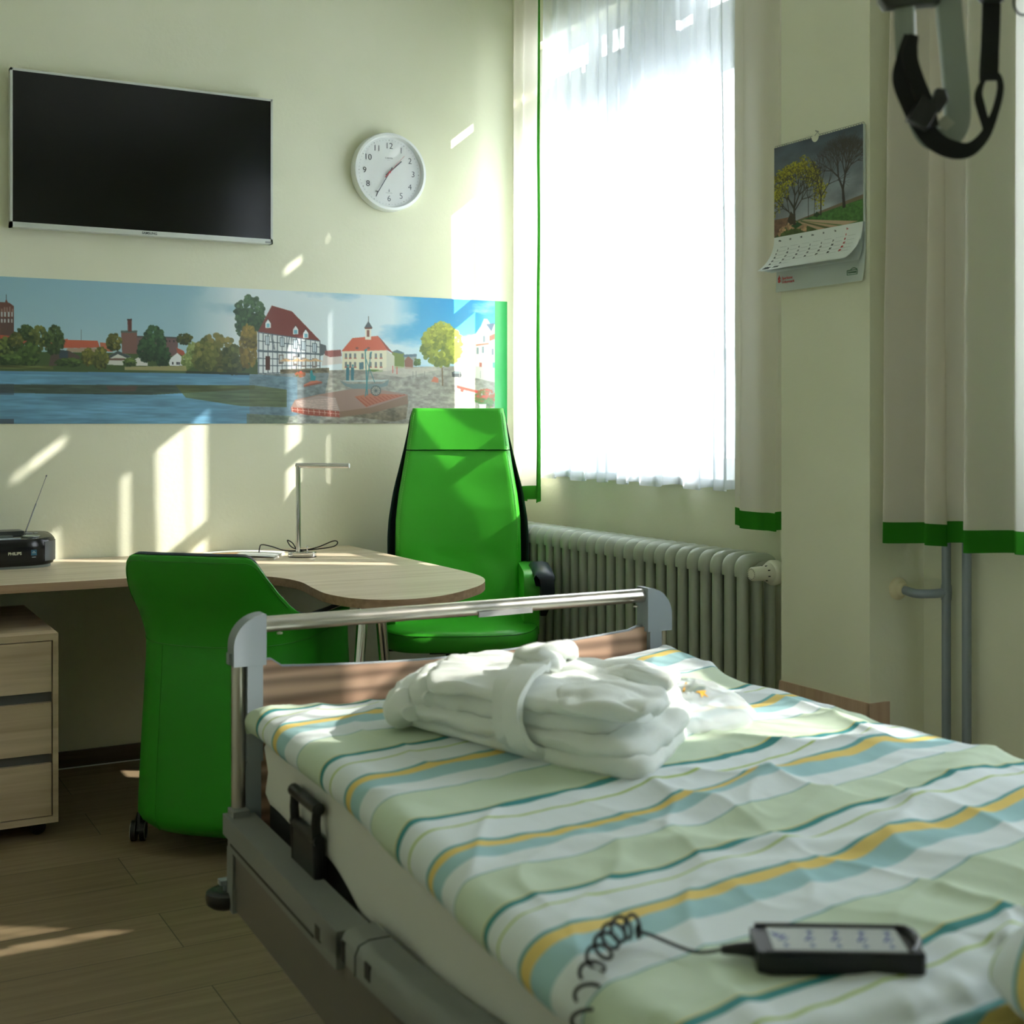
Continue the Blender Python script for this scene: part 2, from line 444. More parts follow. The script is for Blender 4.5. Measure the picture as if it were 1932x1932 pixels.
def curtain(name, label, x0, ya, yb, z0, z1, nf, amp, seed, hem=.055, edge=(True, True), nu=160, nv=70, flare=0.0, ew=.022):
    fn = fold_fn(x0, ya, yb, z0, z1, nf, amp, seed, flare=flare)
    root = empty(name, (x0, (ya + yb) / 2, z0), label=label, cat='curtain')
    th = hem / (z1 - z0); L = abs(yb - ya) ; es = ew / L
    s0 = es if edge[0] else 0; s1 = 1 - (es if edge[1] else 0)
    bm = B(); grid(bm, nu, nv, lambda s, t: fn(s0 + (s1 - s0) * s, th + (1 - th) * t)); fin('cloth_panel', bm, CUR, root, world=True, smooth=180)
    bm = B(); grid(bm, nu, 5, lambda s, t: fn(s, th * t)); fin('hem', bm, GRN, root, world=True, smooth=180, label='green hem band')
    for on, a, b in ((edge[0], 0, s0), (edge[1], s1, 1)):
        if on:
            bm = B(); grid(bm, 6, nv, lambda s, t: fn(a + (b - a) * s, th + (1 - th) * t)); fin('side_border', bm, GRN, root, world=True, smooth=180, label='green side border')
    return root
curtain('curtain', 'white curtain with green borders beside the green striped end of the wall picture', -.088, -.143, -.405, .925, 3.055, 2.6, .020, 3, flare=.0, ew=.036)
curtain('curtain', 'white curtain with green hem between sheer curtain and the calendar pillar', -.090, -1.60, -1.90, .915, 3.055, 1.6, .018, 11, edge=(False, True))
curtain('curtain', 'cream curtain with green hem hanging in front of the two grey pipes', -.135, -2.30, -2.80, .93, 3.055, 3.8, .046, 21, flare=.04, edge=(False, True))

SHEER2 = cloth('denser_white_sheer', (238, 244, 252), .27, .42, bump=.0)  # unseen net of the second window, made denser to weaken sun on the bed
def sheer(ya, yb, nf, seed, label, nu, m=None):
    fn = fold_fn(-.040, ya, yb, 1.02, 3.055, nf, .012, seed)
    bm = B(); grid(bm, nu, 60, fn)
    tag(fin('sheer_curtain', bm, m or SHEER, smooth=180), label, 'sheer curtain')
sheer(-.33, -1.64, 15, 8, 'sheer white pleated net curtain covering the window, between two white curtains', 520)
sheer(-2.83, -4.2, 15, 9, 'unseen sheer white net curtain dimming the second window beyond the cream curtain', 300, SHEER2)
bm = B(); box(bm, (-.13, -1.93, 3.06), (-.02, -.03, 3.08)); tag(fin('curtain_rail', bm, FRAMEW), 'white curtain rail over the window beside the clock wall', 'curtain rail')
bm = B(); box(bm, (-.16, -4.2, 3.06), (-.06, -2.33, 3.08)); tag(fin('curtain_rail', bm, FRAMEW), 'white curtain rail over the window right of the pillar', 'curtain rail')

# ------------------------------------------------------------ painted pictures (a dense coloured mesh: the print itself)
def vnoise(h, w, sy, sx, seed=0, octv=4):
    rs = np.random.RandomState(seed); out = np.zeros((h, w)); amp = 1.0; tot = 0
    for o in range(octv):
        gy, gx = max(2, int(h / sy) + 3), max(2, int(w / sx) + 3)
        g = rs.rand(gy, gx); yy = np.linspace(0, gy - 1.001, h); xx = np.linspace(0, gx - 1.001, w)
        y0 = yy.astype(int); x0 = xx.astype(int); fy = (yy - y0)[:, None]; fx = (xx - x0)[None, :]
        fy = fy * fy * (3 - 2 * fy); fx = fx * fx * (3 - 2 * fx)
        v = g[y0][:, x0] * (1 - fy) * (1 - fx) + g[y0 + 1][:, x0] * fy * (1 - fx) + g[y0][:, x0 + 1] * (1 - fy) * fx + g[y0 + 1][:, x0 + 1] * fy * fx
        out += v * amp; tot += amp; amp *= .5; sy = max(1, sy / 2); sx = max(1, sx / 2)
    return out / tot

class Canvas:
    def __init__(s, w, h, mp):
        s.w, s.h, s.mp = w, h, mp; s.a = np.zeros((h, w, 3)); s.rs = np.random.RandomState(3)
    def poly(s, pts, c, alpha=1.0, raw=False):
        P = [p if raw else s.mp(*p) for p in pts]
        xs = [p[0] for p in P]; ys_ = [p[1] for p in P]
        x0, x1 = max(0, int(min(xs)) - 1), min(s.w, int(max(xs)) + 2); y0, y1 = max(0, int(min(ys_)) - 1), min(s.h, int(max(ys_)) + 2)
        if x1 <= x0 or y1 <= y0: return
        acc = np.zeros((y1 - y0, x1 - x0))
        for oy in (.25, .75):
            for ox in (.25, .75):
                X, Y = np.meshgrid(np.arange(x0, x1) + ox, np.arange(y0, y1) + oy)
                ins = np.zeros(X.shape, bool); n = len(P)
                for i in range(n):
                    ax, ay = P[i]; bx, by = P[(i + 1) % n]
                    if ay == by: continue
                    c_ = ((ay > Y) != (by > Y)) & (X < (bx - ax) * (Y - ay) / (by - ay) + ax)
                    ins ^= c_
                acc += ins * .25
        acc = (acc * alpha)[..., None]; col = np.array(c, float)
        if col.ndim == 1: s.a[y0:y1, x0:x1] = s.a[y0:y1, x0:x1] * (1 - acc) + col * acc
        else: s.a[y0:y1, x0:x1] = s.a[y0:y1, x0:x1] * (1 - acc) + col[y0:y1, x0:x1] * acc
    def line(s, p, q, wd, c, alpha=1.0):
        p = np.array(s.mp(*p), float); q = np.array(s.mp(*q), float); d = q - p; L = np.hypot(*d)
        if L < 1e-6: return
        n = np.array((-d[1], d[0])) / L * wd / 2
        s.poly([tuple(p + n), tuple(q + n), tuple(q - n), tuple(p - n)], c, alpha, raw=True)
    def ell(s, c, rx, ry, col, alpha=1.0):
        s.poly([(c[0] + rx * math.cos(t * PI / 8), c[1] + ry * math.sin(t * PI / 8)) for t in range(16)], col, alpha)
    def tree(s, cx, cy, rx, ry, light, dark, n=160, leaf=1.0, seed=1):
        rs = np.random.RandomState(seed)
        for i in range(n):
            a = rs.rand() * 2 * PI; r = math.sqrt(rs.rand()); x = math.cos(a) * r; y = math.sin(a) * r
            k = np.clip(.5 + .35 * (x * .4 - y) + rs.randn() * .25, 0, 1) * (i / n * .6 + .4)
            c = [dark[j] + (light[j] - dark[j]) * k for j in range(3)]
            s.ell((cx + x * rx, cy + y * ry), rx * (.08 + .14 * rs.rand()) * leaf + .8, ry * (.07 + .1 * rs.rand()) * leaf + .8, c, .9)
    def build(s, name, m, parent, P, sx=1, world=True):
        """P(u,v) -> world point, u right 0..1, v down 0..1"""
        nx, ny = s.w, s.h
        U, V = np.meshgrid((np.arange(nx)) / (nx - 1), (np.arange(ny)) / (ny - 1))
        pts = P(U, V)
        co = np.stack(pts, -1).reshape(-1, 3)
        if world and parent is not None:
            M = np.array(chain(parent).inverted()); co = co @ M[:3, :3].T + M[:3, 3]
        me = bpy.data.meshes.new(name); idx = np.arange(nx * ny).reshape(ny, nx)
        q = np.stack([idx[:-1, :-1], idx[1:, :-1], idx[1:, 1:], idx[:-1, 1:]], -1).reshape(-1, 4)
        me.vertices.add(nx * ny); me.vertices.foreach_set('co', co.astype(np.float32).ravel())
        me.loops.add(q.size); me.loops.foreach_set('vertex_index', q.astype(np.int32).ravel())
        me.polygons.add(len(q)); me.polygons.foreach_set('loop_start', (np.arange(len(q)) * 4).astype(np.int32))
        me.update(calc_edges=True)
        me.polygons.foreach_set('use_smooth', [True] * len(q))
        at = me.color_attributes.new('print', 'FLOAT_COLOR', 'POINT')
        c = np.clip(s.a, 0, 255) / 255.0; c = np.where(c <= .04045, c / 12.92, ((c + .055) / 1.055) ** 2.4)
        c = np.concatenate([c, np.ones((ny, nx, 1))], -1)
        at.data.foreach_set('color', c.astype(np.float32).ravel())
        me.materials.append(m)
        o = bpy.data.objects.new(name, me); COL.objects.link(o)
        if parent is not None: o.parent = parent
        return o

def print_mat(name, rough, coat=0):
    m = bpy.data.materials.new(name); t = NT(m); b = principled(t, None, rough)
    a = t.new('ShaderNodeAttribute'); a.attribute_name = 'print'; t.link(a.outputs['Color'], b.inputs['Base Color'])
    if coat: b.inputs['Coat Weight'].default_value = coat; b.inputs['Coat Roughness'].default_value = .12
    return m

def paint_mural():
    MX0, MX1, MZ0, MZ1 = -2.55, -.030, 1.235, 1.752
    w, h = 1240, 256
    def mp(px, py):
        p = atp(px, py, 1, 0.0)
        return ((p.x - MX0) / (MX1 - MX0) * w, (MZ1 - p.z) / (MZ1 - MZ0) * h)
    C = Canvas(w, h, mp); a = C.a
    yy = np.linspace(0, 1, h)[:, None, None]; xx = np.linspace(0, 1, w)[None, :, None]
    sky_l = np.array((148, 190, 208.)) * (1 - yy) + np.array((190, 215, 222.)) * yy
    sky_r = np.array((30, 150, 215.)) * (1 - yy) + np.array((150, 205, 235.)) * yy
    k = np.clip((xx - .66) / .22, 0, 1)
    a[:] = sky_l * (1 - k) + sky_r * k
    cl = vnoise(h, w, 50, 130, 4, 6); cl2 = vnoise(h, w, 24, 60, 9, 5)
    cx0 = mp(345, 560)[0] / w; m1 = np.clip((xx[..., 0] - cx0) / .08, 0, 1)
    u = xx[..., 0]; v = yy[..., 0]
    ur = mp(740, 600)[0] / w
    body = np.clip(1.25 - np.abs(u - (cx0 + ur) / 2) / ((ur - cx0) / 2 + .02), 0, 1)
    den = np.clip((cl - .40 + .28 * np.clip(body * 2, 0, 1)) * 4.2, 0, 1) * m1
    right = np.clip((u - ur) / .05, 0, 1)
    den = den * (1 - right) + right * np.clip((cl2 - .56 + .35 * np.clip((v - .22) / .25, 0, 1)) * 3.5, 0, 1) * .85
    a[:] = a * (1 - den[..., None] * .82) + np.array((232, 240, 243.)) * den[..., None] * .82
    # far ground and square
    def strip(x0, x1, ytop, ybot, c, al=1): C.poly([(x0, ytop), (x1, ytop), (x1, ybot), (x0, ybot)], c, al)
    # square paving (right) and water (left)
    sq = np.array((176, 176, 166.)) * np.ones((h, w, 3)); nn = vnoise(h, w, 5, 9, 12, 3); n3 = vnoise(h, w, 26, 70, 13, 4)
    sq = sq * (.68 + .4 * nn[..., None]) * (.85 + .3 * n3[..., None])
    C.poly([(478, 704), (640, 698), (760, 692), (960, 690), (960, 806), (470, 806)], sq)
    wt = np.array((106, 158, 190.)) * np.ones((h, w, 3)); wn = vnoise(h, w, 3, 40, 21, 3); wn2 = vnoise(h, w, 30, 160, 22, 3)
    wt = wt * (.82 + .3 * wn[..., None]) * (.84 + .34 * wn2[..., None])
    C.poly([(-200, 696), (130, 698), (480, 706), (560, 712), (560, 806), (-200, 806)], wt)
    C.poly([(470, 706), (620, 703), (600, 806), (470, 806)], np.array((120, 140, 150.)) * (.7 + .45 * nn[..., None]), .7)
    C.poly([(-200, 694), (470, 706), (470, 712), (-200, 702)], (86, 138, 176), .6)
    # dark reflections band
    rf = np.array((62, 74, 58.)) * (.6 + .8 * wn[..., None]) * np.ones((h, w, 3))
    C.poly([(-200, 724), (480, 727), (480, 734), (280, 745), (-200, 738)], rf, .85)
    C.poly([(330, 726), (480, 727), (540, 735), (540, 768), (455, 766), (350, 750)], np.array((96, 108, 62.)) * (.7 + .5 * wn[..., None]), .75)
    C.poly([(-60, 724), (26, 724), (26, 745), (-60, 745)], (60, 74, 86), .6); C.poly([(-60, 790), (26, 790), (26, 803), (-60, 803)], (70, 76, 86), .7)
    C.poly([(200, 728), (260, 728), (255, 738), (205, 738)], (92, 72, 70), .7)
    C.poly([(465, 780), (560, 785), (560, 806), (465, 806)], np.array((110, 124, 96.)) * (.7 + .5 * nn[..., None]), .7)
    # far shore: ground line
    C.poly([(-200, 660), (370, 668), (490, 676), (490, 706), (-200, 697)], (70, 92, 52))
    # church
    BR = (112, 76, 66)
    C.poly([(-40, 640), (-40, 566), (18, 572), (26, 578), (26, 640)], BR); C.poly([(0, 600), (26, 600), (26, 640), (0, 640)], (96, 72, 68))
    for i in range(5): C.poly([(2 + i * 5, 583 - 4 * (2 - abs(2 - i))), (5 + i * 5, 583 - 4 * (2 - abs(2 - i))), (5 + i * 5, 590), (2 + i * 5, 590)], (150, 120, 110))
    C.poly([(6, 580), (12, 564), (18, 580)], BR); C.line((12, 566), (12, 556), 1.2, (60, 60, 60))
    for x in (2, 8, 15, 21): C.poly([(x, 589), (x + 3, 589), (x + 3, 598), (x, 598)], (190, 196, 196)); C.poly([(x, 602), (x + 2.6, 602), (x + 2.6, 609), (x, 609)], (196, 200, 200))
    # roofs
    for q, c in (([(0, 632), (18, 634), (26, 648), (0, 648)], (184, 92, 66)), ([(46, 638), (54, 638), (54, 650), (40, 650)], (176, 88, 66)),
                 ([(88, 640), (184, 643), (188, 656), (128, 657), (84, 655)], (190, 96, 70)), ([(128, 657), (182, 657), (180, 666), (122, 664)], (170, 150, 130)),
                 ([(188, 646), (206, 648), (212, 664), (190, 662)], (186, 110, 84)), ([(120, 640), (128, 640), (122, 656), (116, 655)], (176, 90, 68)),
                 ([(96, 668), (110, 660), (130, 662), (150, 672), (150, 690), (92, 690)], (86, 74, 68)), ([(110, 660), (128, 662), (128, 676), (112, 676)], (56, 72, 82)),
                 ([(200, 674), (222, 662), (246, 672), (246, 690), (202, 688)], (206, 208, 200)), ([(200, 674), (222, 662), (248, 673), (240, 676), (222, 668), (204, 678)], (70, 84, 84)),
                 ([(206, 676), (236, 676), (236, 680), (206, 680)], (110, 84, 72)), ([(254, 678), (268, 670), (278, 676), (278, 690), (256, 690)], (214, 214, 208)),
                 ([(228, 626), (258, 626), (258, 668), (230, 667)], (126, 92, 84)), ([(228, 624), (259, 624), (258, 628), (228, 628)], (86, 100, 96)),
                 ([(258, 634), (336, 636), (334, 672), (258, 668)], (118, 94, 92)), ([(258, 634), (336, 636), (336, 639), (258, 637)], (84, 84, 84)),
                 ([(240, 604), (248, 604), (248, 626), (241, 626)], (104, 60, 56)), ([(239.5, 602), (248.5, 602), (248.5, 605), (239.5, 605)], (70, 50, 50)),
                 ([(316, 680), (334, 666), (350, 680), (350, 690), (320, 690)], (232, 236, 238)), ([(332, 656), (346, 662), (352, 676), (334, 666)], (170, 90, 72)),
                 ([(364, 650), (378, 650), (378, 664), (366, 664)], (120, 80, 72))): C.poly(q, c)
    for x in (262, 268, 300, 312, 318, 326): C.poly([(x, 642), (x + 3, 642), (x + 3, 646), (x, 646)], (66, 60, 62))
    for x in (324, 332, 336): C.poly([(x, 683), (x + 3, 683), (x + 3, 688), (x, 688)], (60, 62, 70))
    C.line((153, 622), (153, 642), .8, (120, 130, 136))
    # trees on the far shore
    GL, GD = (128, 142, 70), (34, 54, 30)
    T = [(8, 660, 16, 22, GL, GD), (48, 628, 14, 14, (80, 104, 52), (28, 48, 28)), (72, 640, 17, 24, (138, 140, 66), GD), (102, 642, 18, 26, (96, 118, 66), GD), (30, 646, 14, 18, (124, 120, 60), GD),
         (54, 670, 20, 24, (94, 122, 58), GD), (20, 680, 20, 12, (104, 132, 66), GD), (166, 674, 12, 16, (152, 146, 62), (60, 66, 32)), (190, 676, 14, 20, (140, 140, 64), (52, 62, 32)),
         (215, 646, 14, 16, (140, 136, 66), (50, 60, 32)), (130, 684, 24, 8, (100, 126, 62), GD), (290, 648, 20, 32, (78, 116, 74), (26, 50, 34)), (276, 660, 16, 22, (74, 112, 70), (26, 50, 34)),
         (306, 670, 14, 22, (70, 108, 66), (26, 50, 34)), (348, 640, 14, 10, (96, 100, 50), (44, 56, 32)), (245, 684, 12, 8, (120, 146, 70), GD), (362, 668, 10, 22, (176, 186, 120), (96, 116, 60)),
         (352, 682, 10, 14, (164, 180, 110), (90, 110, 58)), (408, 666, 38, 34, (160, 148, 86), (60, 72, 40)), (386, 672, 24, 30, (150, 146, 80), (66, 80, 42)), (440, 680, 22, 28, (118, 124, 70), (46, 60, 34)),
         (470, 590, 26, 30, (92, 128, 84), (34, 60, 40)), (458, 610, 14, 26, (84, 120, 76), (34, 60, 40)), (486, 612, 16, 22, (88, 120, 74), (34, 60, 40)), (468, 655, 16, 40, (176, 150, 70), (96, 86, 40)), (474, 640, 18, 16, (160, 140, 66), (80, 76, 36)),
         (-30, 655, 30, 25, GL, GD), (-90, 655, 40, 30, GL, GD), (-150, 655, 40, 30, GL, GD)]
    for i, (x, y, rx, ry, l, d) in enumerate(T): C.tree(x, y, rx, ry, l, d, 150, .9, i)
    C.poly([(-200, 688), (100, 690), (100, 697), (-200, 695)], np.array((96, 104, 60.)) * (.5 + .9 * wn[..., None]))
    C.poly([(235, 692), (350, 690), (352, 700), (235, 698)], (178, 168, 120), .8)
    C.poly([(350, 700), (470, 704), (470, 708), (350, 704)], (36, 52, 34), .9)
    # half timbered house
    C.poly([(485, 628), (512, 577), (550, 588), (604, 644), (486, 630)], (126, 66, 60))
    C.poly([(484, 626), (604, 645), (603, 700), (556, 704), (486, 706)], (226, 232, 234))
    TB = (92, 106, 118)
    for i in range(14):
        x = 487 + i * 8.9; C.line((x, 627 + (x - 487) * .155), (x, 705 - (x - 487) * .05), 1.8, TB)
    for yy0, yy1 in ((627, 644), (643, 655), (661, 668), (676, 680), (690, 690), (705, 700)): C.line((485, yy0), (603, yy1), 1.8, TB)
    C.poly([(485, 660), (603, 667), (603, 670), (485, 664)], TB)
    for x, y in ((499, 633), (527, 636), (552, 640), (568, 643), (588, 647)): C.poly([(x, y), (x + 9, y + 1), (x + 9, y + 19), (x, y + 18)], TB); C.poly([(x + 1.5, y + 1.5), (x + 7.5, y + 2), (x + 7.5, y + 17), (x + 1.5, y + 17)], (206, 222, 230)); C.line((x + 4.5, y + 1), (x + 4.5, y + 17), 1, TB)
    for x, y in ((525, 669), (552, 672), (568, 675), (588, 676)): C.poly([(x, y), (x + 9, y), (x + 9, y + 17), (x, y + 18)], (128, 120, 118)); C.poly([(x + 2, y + 2), (x + 7, y + 2), (x + 7, y + 14), (x + 2, y + 14)], (198, 206, 208))
    for p, q in (((512, 630), (518, 660)), ((546, 634), (540, 662)), ((516, 660), (510, 632)), ((560, 640), (566, 662))): C.line(p, q, 1.5, TB)
    C.poly([(500, 672), (509, 672), (509, 698), (500, 698)], (86, 54, 46))
    for x, y in ((500, 604), (552, 616), (571, 623)): C.poly([(x - 2, y + 8), (x + 5, y - 4), (x + 12, y + 8)], (92, 60, 56)); C.poly([(x, y + 6), (x + 5, y - 1), (x + 10, y + 6), (x + 10, y + 15), (x, y + 15)], (236, 240, 242)); C.poly([(x + 2, y + 7), (x + 8, y + 7), (x + 8, y + 14), (x + 2, y + 14)], (120, 180, 200))
    for x in (538, 560, 576, 594): C.poly([(x - 14, 682), (x, 676), (x + 14, 682)], (214, 178, 138)); C.line((x, 680), (x, 702), .8, (120, 110, 100))
    C.poly([(528, 697), (620, 694), (620, 703), (528, 705)], np.array((130, 124, 104.)) * (.5 + .8 * nn[..., None]))
    # distant houses
    for q, c in (([(602, 648), (614, 652), (616, 668), (602, 672)], (96, 104, 110)), ([(610, 668), (640, 662), (645, 686), (606, 690)], (214, 208, 204)), ([(612, 662), (642, 660), (644, 672), (622, 674), (612, 670)], (150, 96, 92)),
                 ([(738, 664), (752, 662), (762, 668), (762, 694), (742, 696)], (118, 138, 66)), ([(738, 664), (748, 660), (762, 666), (758, 668)], (90, 120, 130)), ([(762, 670), (784, 668), (786, 690), (762, 692)], (150, 160, 156)), ([(760, 669), (785, 668), (785, 673), (760, 674)], (92, 118, 132)), ([(762, 680), (769, 672), (778, 680), (778, 696), (763, 696)], (138, 96, 80))): C.poly(q, c)
    C.tree(786, 684, 6, 8, (110, 140, 60), (50, 80, 36), 40, 1.2, 77)
    # town hall
    C.poly([(645, 662), (728, 661), (743, 672), (743, 697), (728, 700), (645, 697)], (226, 222, 196)); C.poly([(728, 661), (743, 672), (743, 697), (728, 700)], (206, 206, 188))
    C.poly([(643, 663), (664, 638), (712, 634), (730, 661)], (206, 104, 76)); C.poly([(712, 634), (718, 640), (742, 668), (730, 661)], (150, 76, 62))
    C.poly([(688, 641), (699, 641), (699, 618), (688, 618)], (232, 228, 214)); C.poly([(691, 623), (696, 623), (696, 636), (691, 636)], (130, 82, 70)); C.poly([(686, 619), (694, 606), (702, 619)], (84, 92, 98)); C.line((694.5, 607), (694.5, 597), 1.5, (96, 96, 96)); C.poly([(687, 618), (701, 618), (701, 621), (687, 621)], (110, 70, 60))
    for x in (650, 658, 667, 681, 696, 706, 716): 
        C.poly([(x, 667), (x + 4, 667), (x + 4, 675), (x, 675)], (120, 130, 130)); C.poly([(x, 683), (x + 4, 683), (x + 4, 692), (x, 692)], (120, 126, 124)); C.poly([(x - .5, 675), (x + 4.5, 675), (x + 4.5, 677), (x - .5, 677)], (170, 90, 80)); C.poly([(x - .5, 692), (x + 4.5, 692), (x + 4.5, 694), (x - .5, 694)], (170, 90, 80))
    C.poly([(677, 684), (685, 684), (685, 697), (677, 697)], (84, 120, 130))
    C.poly([(696, 697), (722, 698), (720, 702), (690, 700)], (96, 130, 62))
    for x in (670, 692): C.poly([(x, 655), (x + 5, 655), (x + 5, 659), (x, 659)], (140, 90, 76))
    # row of houses on the right
    C.poly([(856, 672), (876, 650), (876, 700), (856, 696)], (214, 190, 150)); C.poly([(874, 640), (900, 628), (900, 706), (874, 702)], (228, 206, 182))
    C.poly([(896, 630), (906, 616), (912, 602), (918, 602), (924, 612), (932, 612), (932, 712), (896, 710)], (222, 224, 210)); C.poly([(916, 612), (932, 610), (926, 626)], (86, 110, 134)); C.poly([(922, 634), (932, 630), (932, 640), (922, 644)], (190, 110, 80))
    for x, y in ((898, 656), (908, 654), (910, 634), (926, 658)): C.poly([(x, y), (x + 4, y), (x + 4, y + 12), (x, y + 12)], (130, 140, 148))
    C.poly([(903, 684), (908, 684), (908, 705), (903, 705)], (170, 96, 84)); C.poly([(897, 650), (921, 647), (921, 650), (897, 653)], (190, 120, 100)); C.poly([(928, 684), (932, 684), (932, 706), (928, 706)], (90, 180, 160))
    C.poly([(870, 690), (935, 694), (935, 722), (866, 706)], (196, 198, 188)); 
    # big tree
    C.line((833, 694), (834, 728), 3, (112, 92, 68)); C.tree(832, 652, 38, 38, (196, 202, 70), (96, 112, 40), 420, .7, 55); C.tree(832, 628, 20, 20, (206, 208, 78), (110, 124, 44), 160, .7, 56)
    C.poly([(851, 702), (868, 701), (870, 708), (868, 712), (852, 711)], (50, 58, 62)); C.poly([(855, 700), (866, 700), (868, 705), (853, 705)], (90, 104, 108))
    C.poly([(818, 710), (826, 714), (826, 722), (812, 720)], (196, 120, 96)); C.poly([(861, 727), (905, 738), (905, 743), (861, 732)], (214, 60, 50)); C.poly([(868, 733), (874, 735), (872, 740), (868, 738)], (120, 60, 50))
    C.tree(915, 752, 20, 18, (206, 70, 60), (70, 120, 50), 170, .6, 60); C.tree(918, 760, 12, 8, (90, 150, 66), (50, 90, 40), 50, .8, 61); C.poly([(902, 762), (916, 762), (915, 771), (904, 771)], (226, 232, 232))
    # shade on the paving
    C.poly([(735, 690), (830, 697), (760, 712), (700, 704)], (206, 202, 190), .6); C.poly([(640, 780), (770, 755), (765, 790), (700, 803), (600, 803)], np.array((128, 118, 96.)) * (.6 + .6 * nn[..., None]), .7)
    C.poly([(545, 786), (580, 776), (770, 798), (760, 804), (540, 804)], np.array((188, 190, 184.)) * (.6 + .6 * nn[..., None]), .6)
    # red planters and seat island
    C.tree(566, 706, 9, 5, (216, 84, 70), (110, 100, 60), 50, 1, 62); C.poly([(572, 726), (590, 717), (607, 720), (572, 728)], (196, 120, 100)); C.poly([(572, 727), (607, 720), (607, 723), (572, 730)], (150, 90, 76))
    C.poly([(584, 700), (588, 698), (590, 708), (595, 710), (594, 718), (585, 718)], (60, 150, 158))
    for x in (655, 664): C.ell((x + .5, 690), 1.8, 2.6, (70, 140, 150)); C.poly([(x - 3, 693), (x + 3, 693), (x + 2.5, 718), (x - 3, 718)], (64, 120, 132))
    # fountain: brick stage, boat, poles
    C.poly([(548, 768), (556, 754), (600, 744), (660, 734), (700, 732), (768, 744), (768, 762), (700, 779), (640, 787), (580, 783), (549, 776)], (160, 134, 124))
    C.poly([(548, 768), (640, 776), (640, 787), (580, 783), (549, 776)], (158, 84, 68)); C.poly([(640, 776), (700, 768), (768, 746), (768, 762), (700, 779), (640, 787)], (140, 116, 98))
    for i in range(9): C.line((550 + i * 10.2, 768 + i * .9), (551 + i * 10.2, 777 + i * 1.0), .9, (226, 196, 182))
    C.line((549, 772), (640, 781), .8, (226, 196, 182))
    C.poly([(556, 757), (600, 746), (632, 750), (640, 775), (560, 767)], (176, 158, 152))
    for i in range(6): C.line((558 + i * 2, 757 + i * 2), (632 + i, 752 + i * 4), .8, (224, 200, 192))
    C.poly([(668, 748), (700, 742), (766, 745), (700, 764), (690, 768)], (176, 112, 88))
    for i in range(12): C.line((672 + i * 8, 750 - i * .5), (692 + i * 6.4, 766 - i * 2), 1.2, (150, 76, 56))
    C.poly([(640, 718), (655, 724), (720, 724), (733, 716), (730, 728), (700, 734), (665, 733), (650, 728)], (120, 140, 142)); C.poly([(640, 718), (733, 716), (720, 720), (655, 720)], (180, 196, 196))
    C.ell((708, 737), 10, 10, (84, 96, 96), .9); C.ell((708, 737), 8, 8, (170, 168, 156), .9)
    for t in range(6): C.line((708 - 8 * math.cos(t * PI / 6), 737 - 8 * math.sin(t * PI / 6)), (708 + 8 * math.cos(t * PI / 6), 737 + 8 * math.sin(t * PI / 6)), 1, (84, 96, 96))
    C.line((688, 660), (692, 746), 2.4, (64, 134, 140)); C.line((699, 664), (688, 748), 1.8, (64, 134, 140)); C.line((689, 676), (706, 722), 1.4, (70, 128, 132)); C.poly([(685, 661), (692, 657), (691, 663)], (64, 134, 140)); C.poly([(696, 666), (701, 663), (700, 668)], (64, 134, 140))
    C.line((562, 665), (563, 703), 1.3, (50, 60, 66)); C.poly([(560, 668), (565, 668), (564.5, 674), (560.5, 674)], (50, 60, 66))
    for x in (778, 784, 800, 866, 905): C.line((x, 700), (x, 713), 1, (120, 120, 116))
    for x, y in ((740, 690), (748, 692)): C.line((x, y), (x, y + 14), 1.3, (200, 70, 60))
    # green end band
    C.poly([(932, 520), (1100, 520), (1100, 830), (932, 830)], (24, 172, 84))
    C.a *= .98
    root = empty('wall_picture', (-1.2, 0, MZ0), label='long panoramic wall picture of a lake shore and a market square', cat='wall picture')
    PM = print_mat('panorama_print', .38, .16)
    C.build('print', PM, root, lambda U, V: (MX0 + (MX1 - MX0) * U, np.full(U.shape, -.0045), MZ1 - (MZ1 - MZ0) * V))
    bm = B(); box(bm, (MX0, -.004, MZ0), (MX1, -.0005, MZ1)); fin('backing_board', bm, FRAMEW, root, world=True, smooth=0)
paint_mural()

# ------------------------------------------------------------ television
def television():
    x0, x1, z0, z1 = -2.025, -1.078, 1.922, 2.476
    root = empty('television', (-1.55, -.02, z0), label='flat television with black screen and thin silver frame on the wall', cat='television')
    bm = B(); yf, yb = -.055, -.015; t = .008; tb = .018
    fr = mat('silver_frame', (205, 210, 205), .3, .35)
    box(bm, (x0, yf, z1 - t), (x1, yb, z1)); box(bm, (x0, yf, z0), (x1, yb, z0 + tb)); box(bm, (x0, yf, z0), (x0 + t, yb, z1)); box(bm, (x1 - t, yf, z0), (x1, yb, z1))
    fin('frame', bm, fr, root, world=True, bevel=.0015)
    bm = B(); box(bm, (x0 + t, yf + .003, z0 + tb), (x1 - t, yb, z1 - t)); fin('screen', bm, mat('dark_screen', (6, 6, 7), .13, spec=.42), root, world=True)
    bm = B(); add_text(bm, 'SAMSUNG', .012, basis((-1.545, yf - .0006, z0 + .009), (1, 0, 0), (0, 0, 1)), bold=.0002); fin('brand_lettering', bm, DKGREY, root, world=True, smooth=0)
    bm = B(); box(bm, (x1 - .03, yf - .001, z0 + .002), (x1 - .006, yf, z0 + .009)); fin('energy_tag', bm, mat('tag_grey', (150, 156, 156), .4), root, world=True)
    bm = B(); box(bm, (-1.75, yb, 2.1), (-1.35, 0, 2.3)); fin('wall_mount', bm, DKGREY, root, world=True)
television()

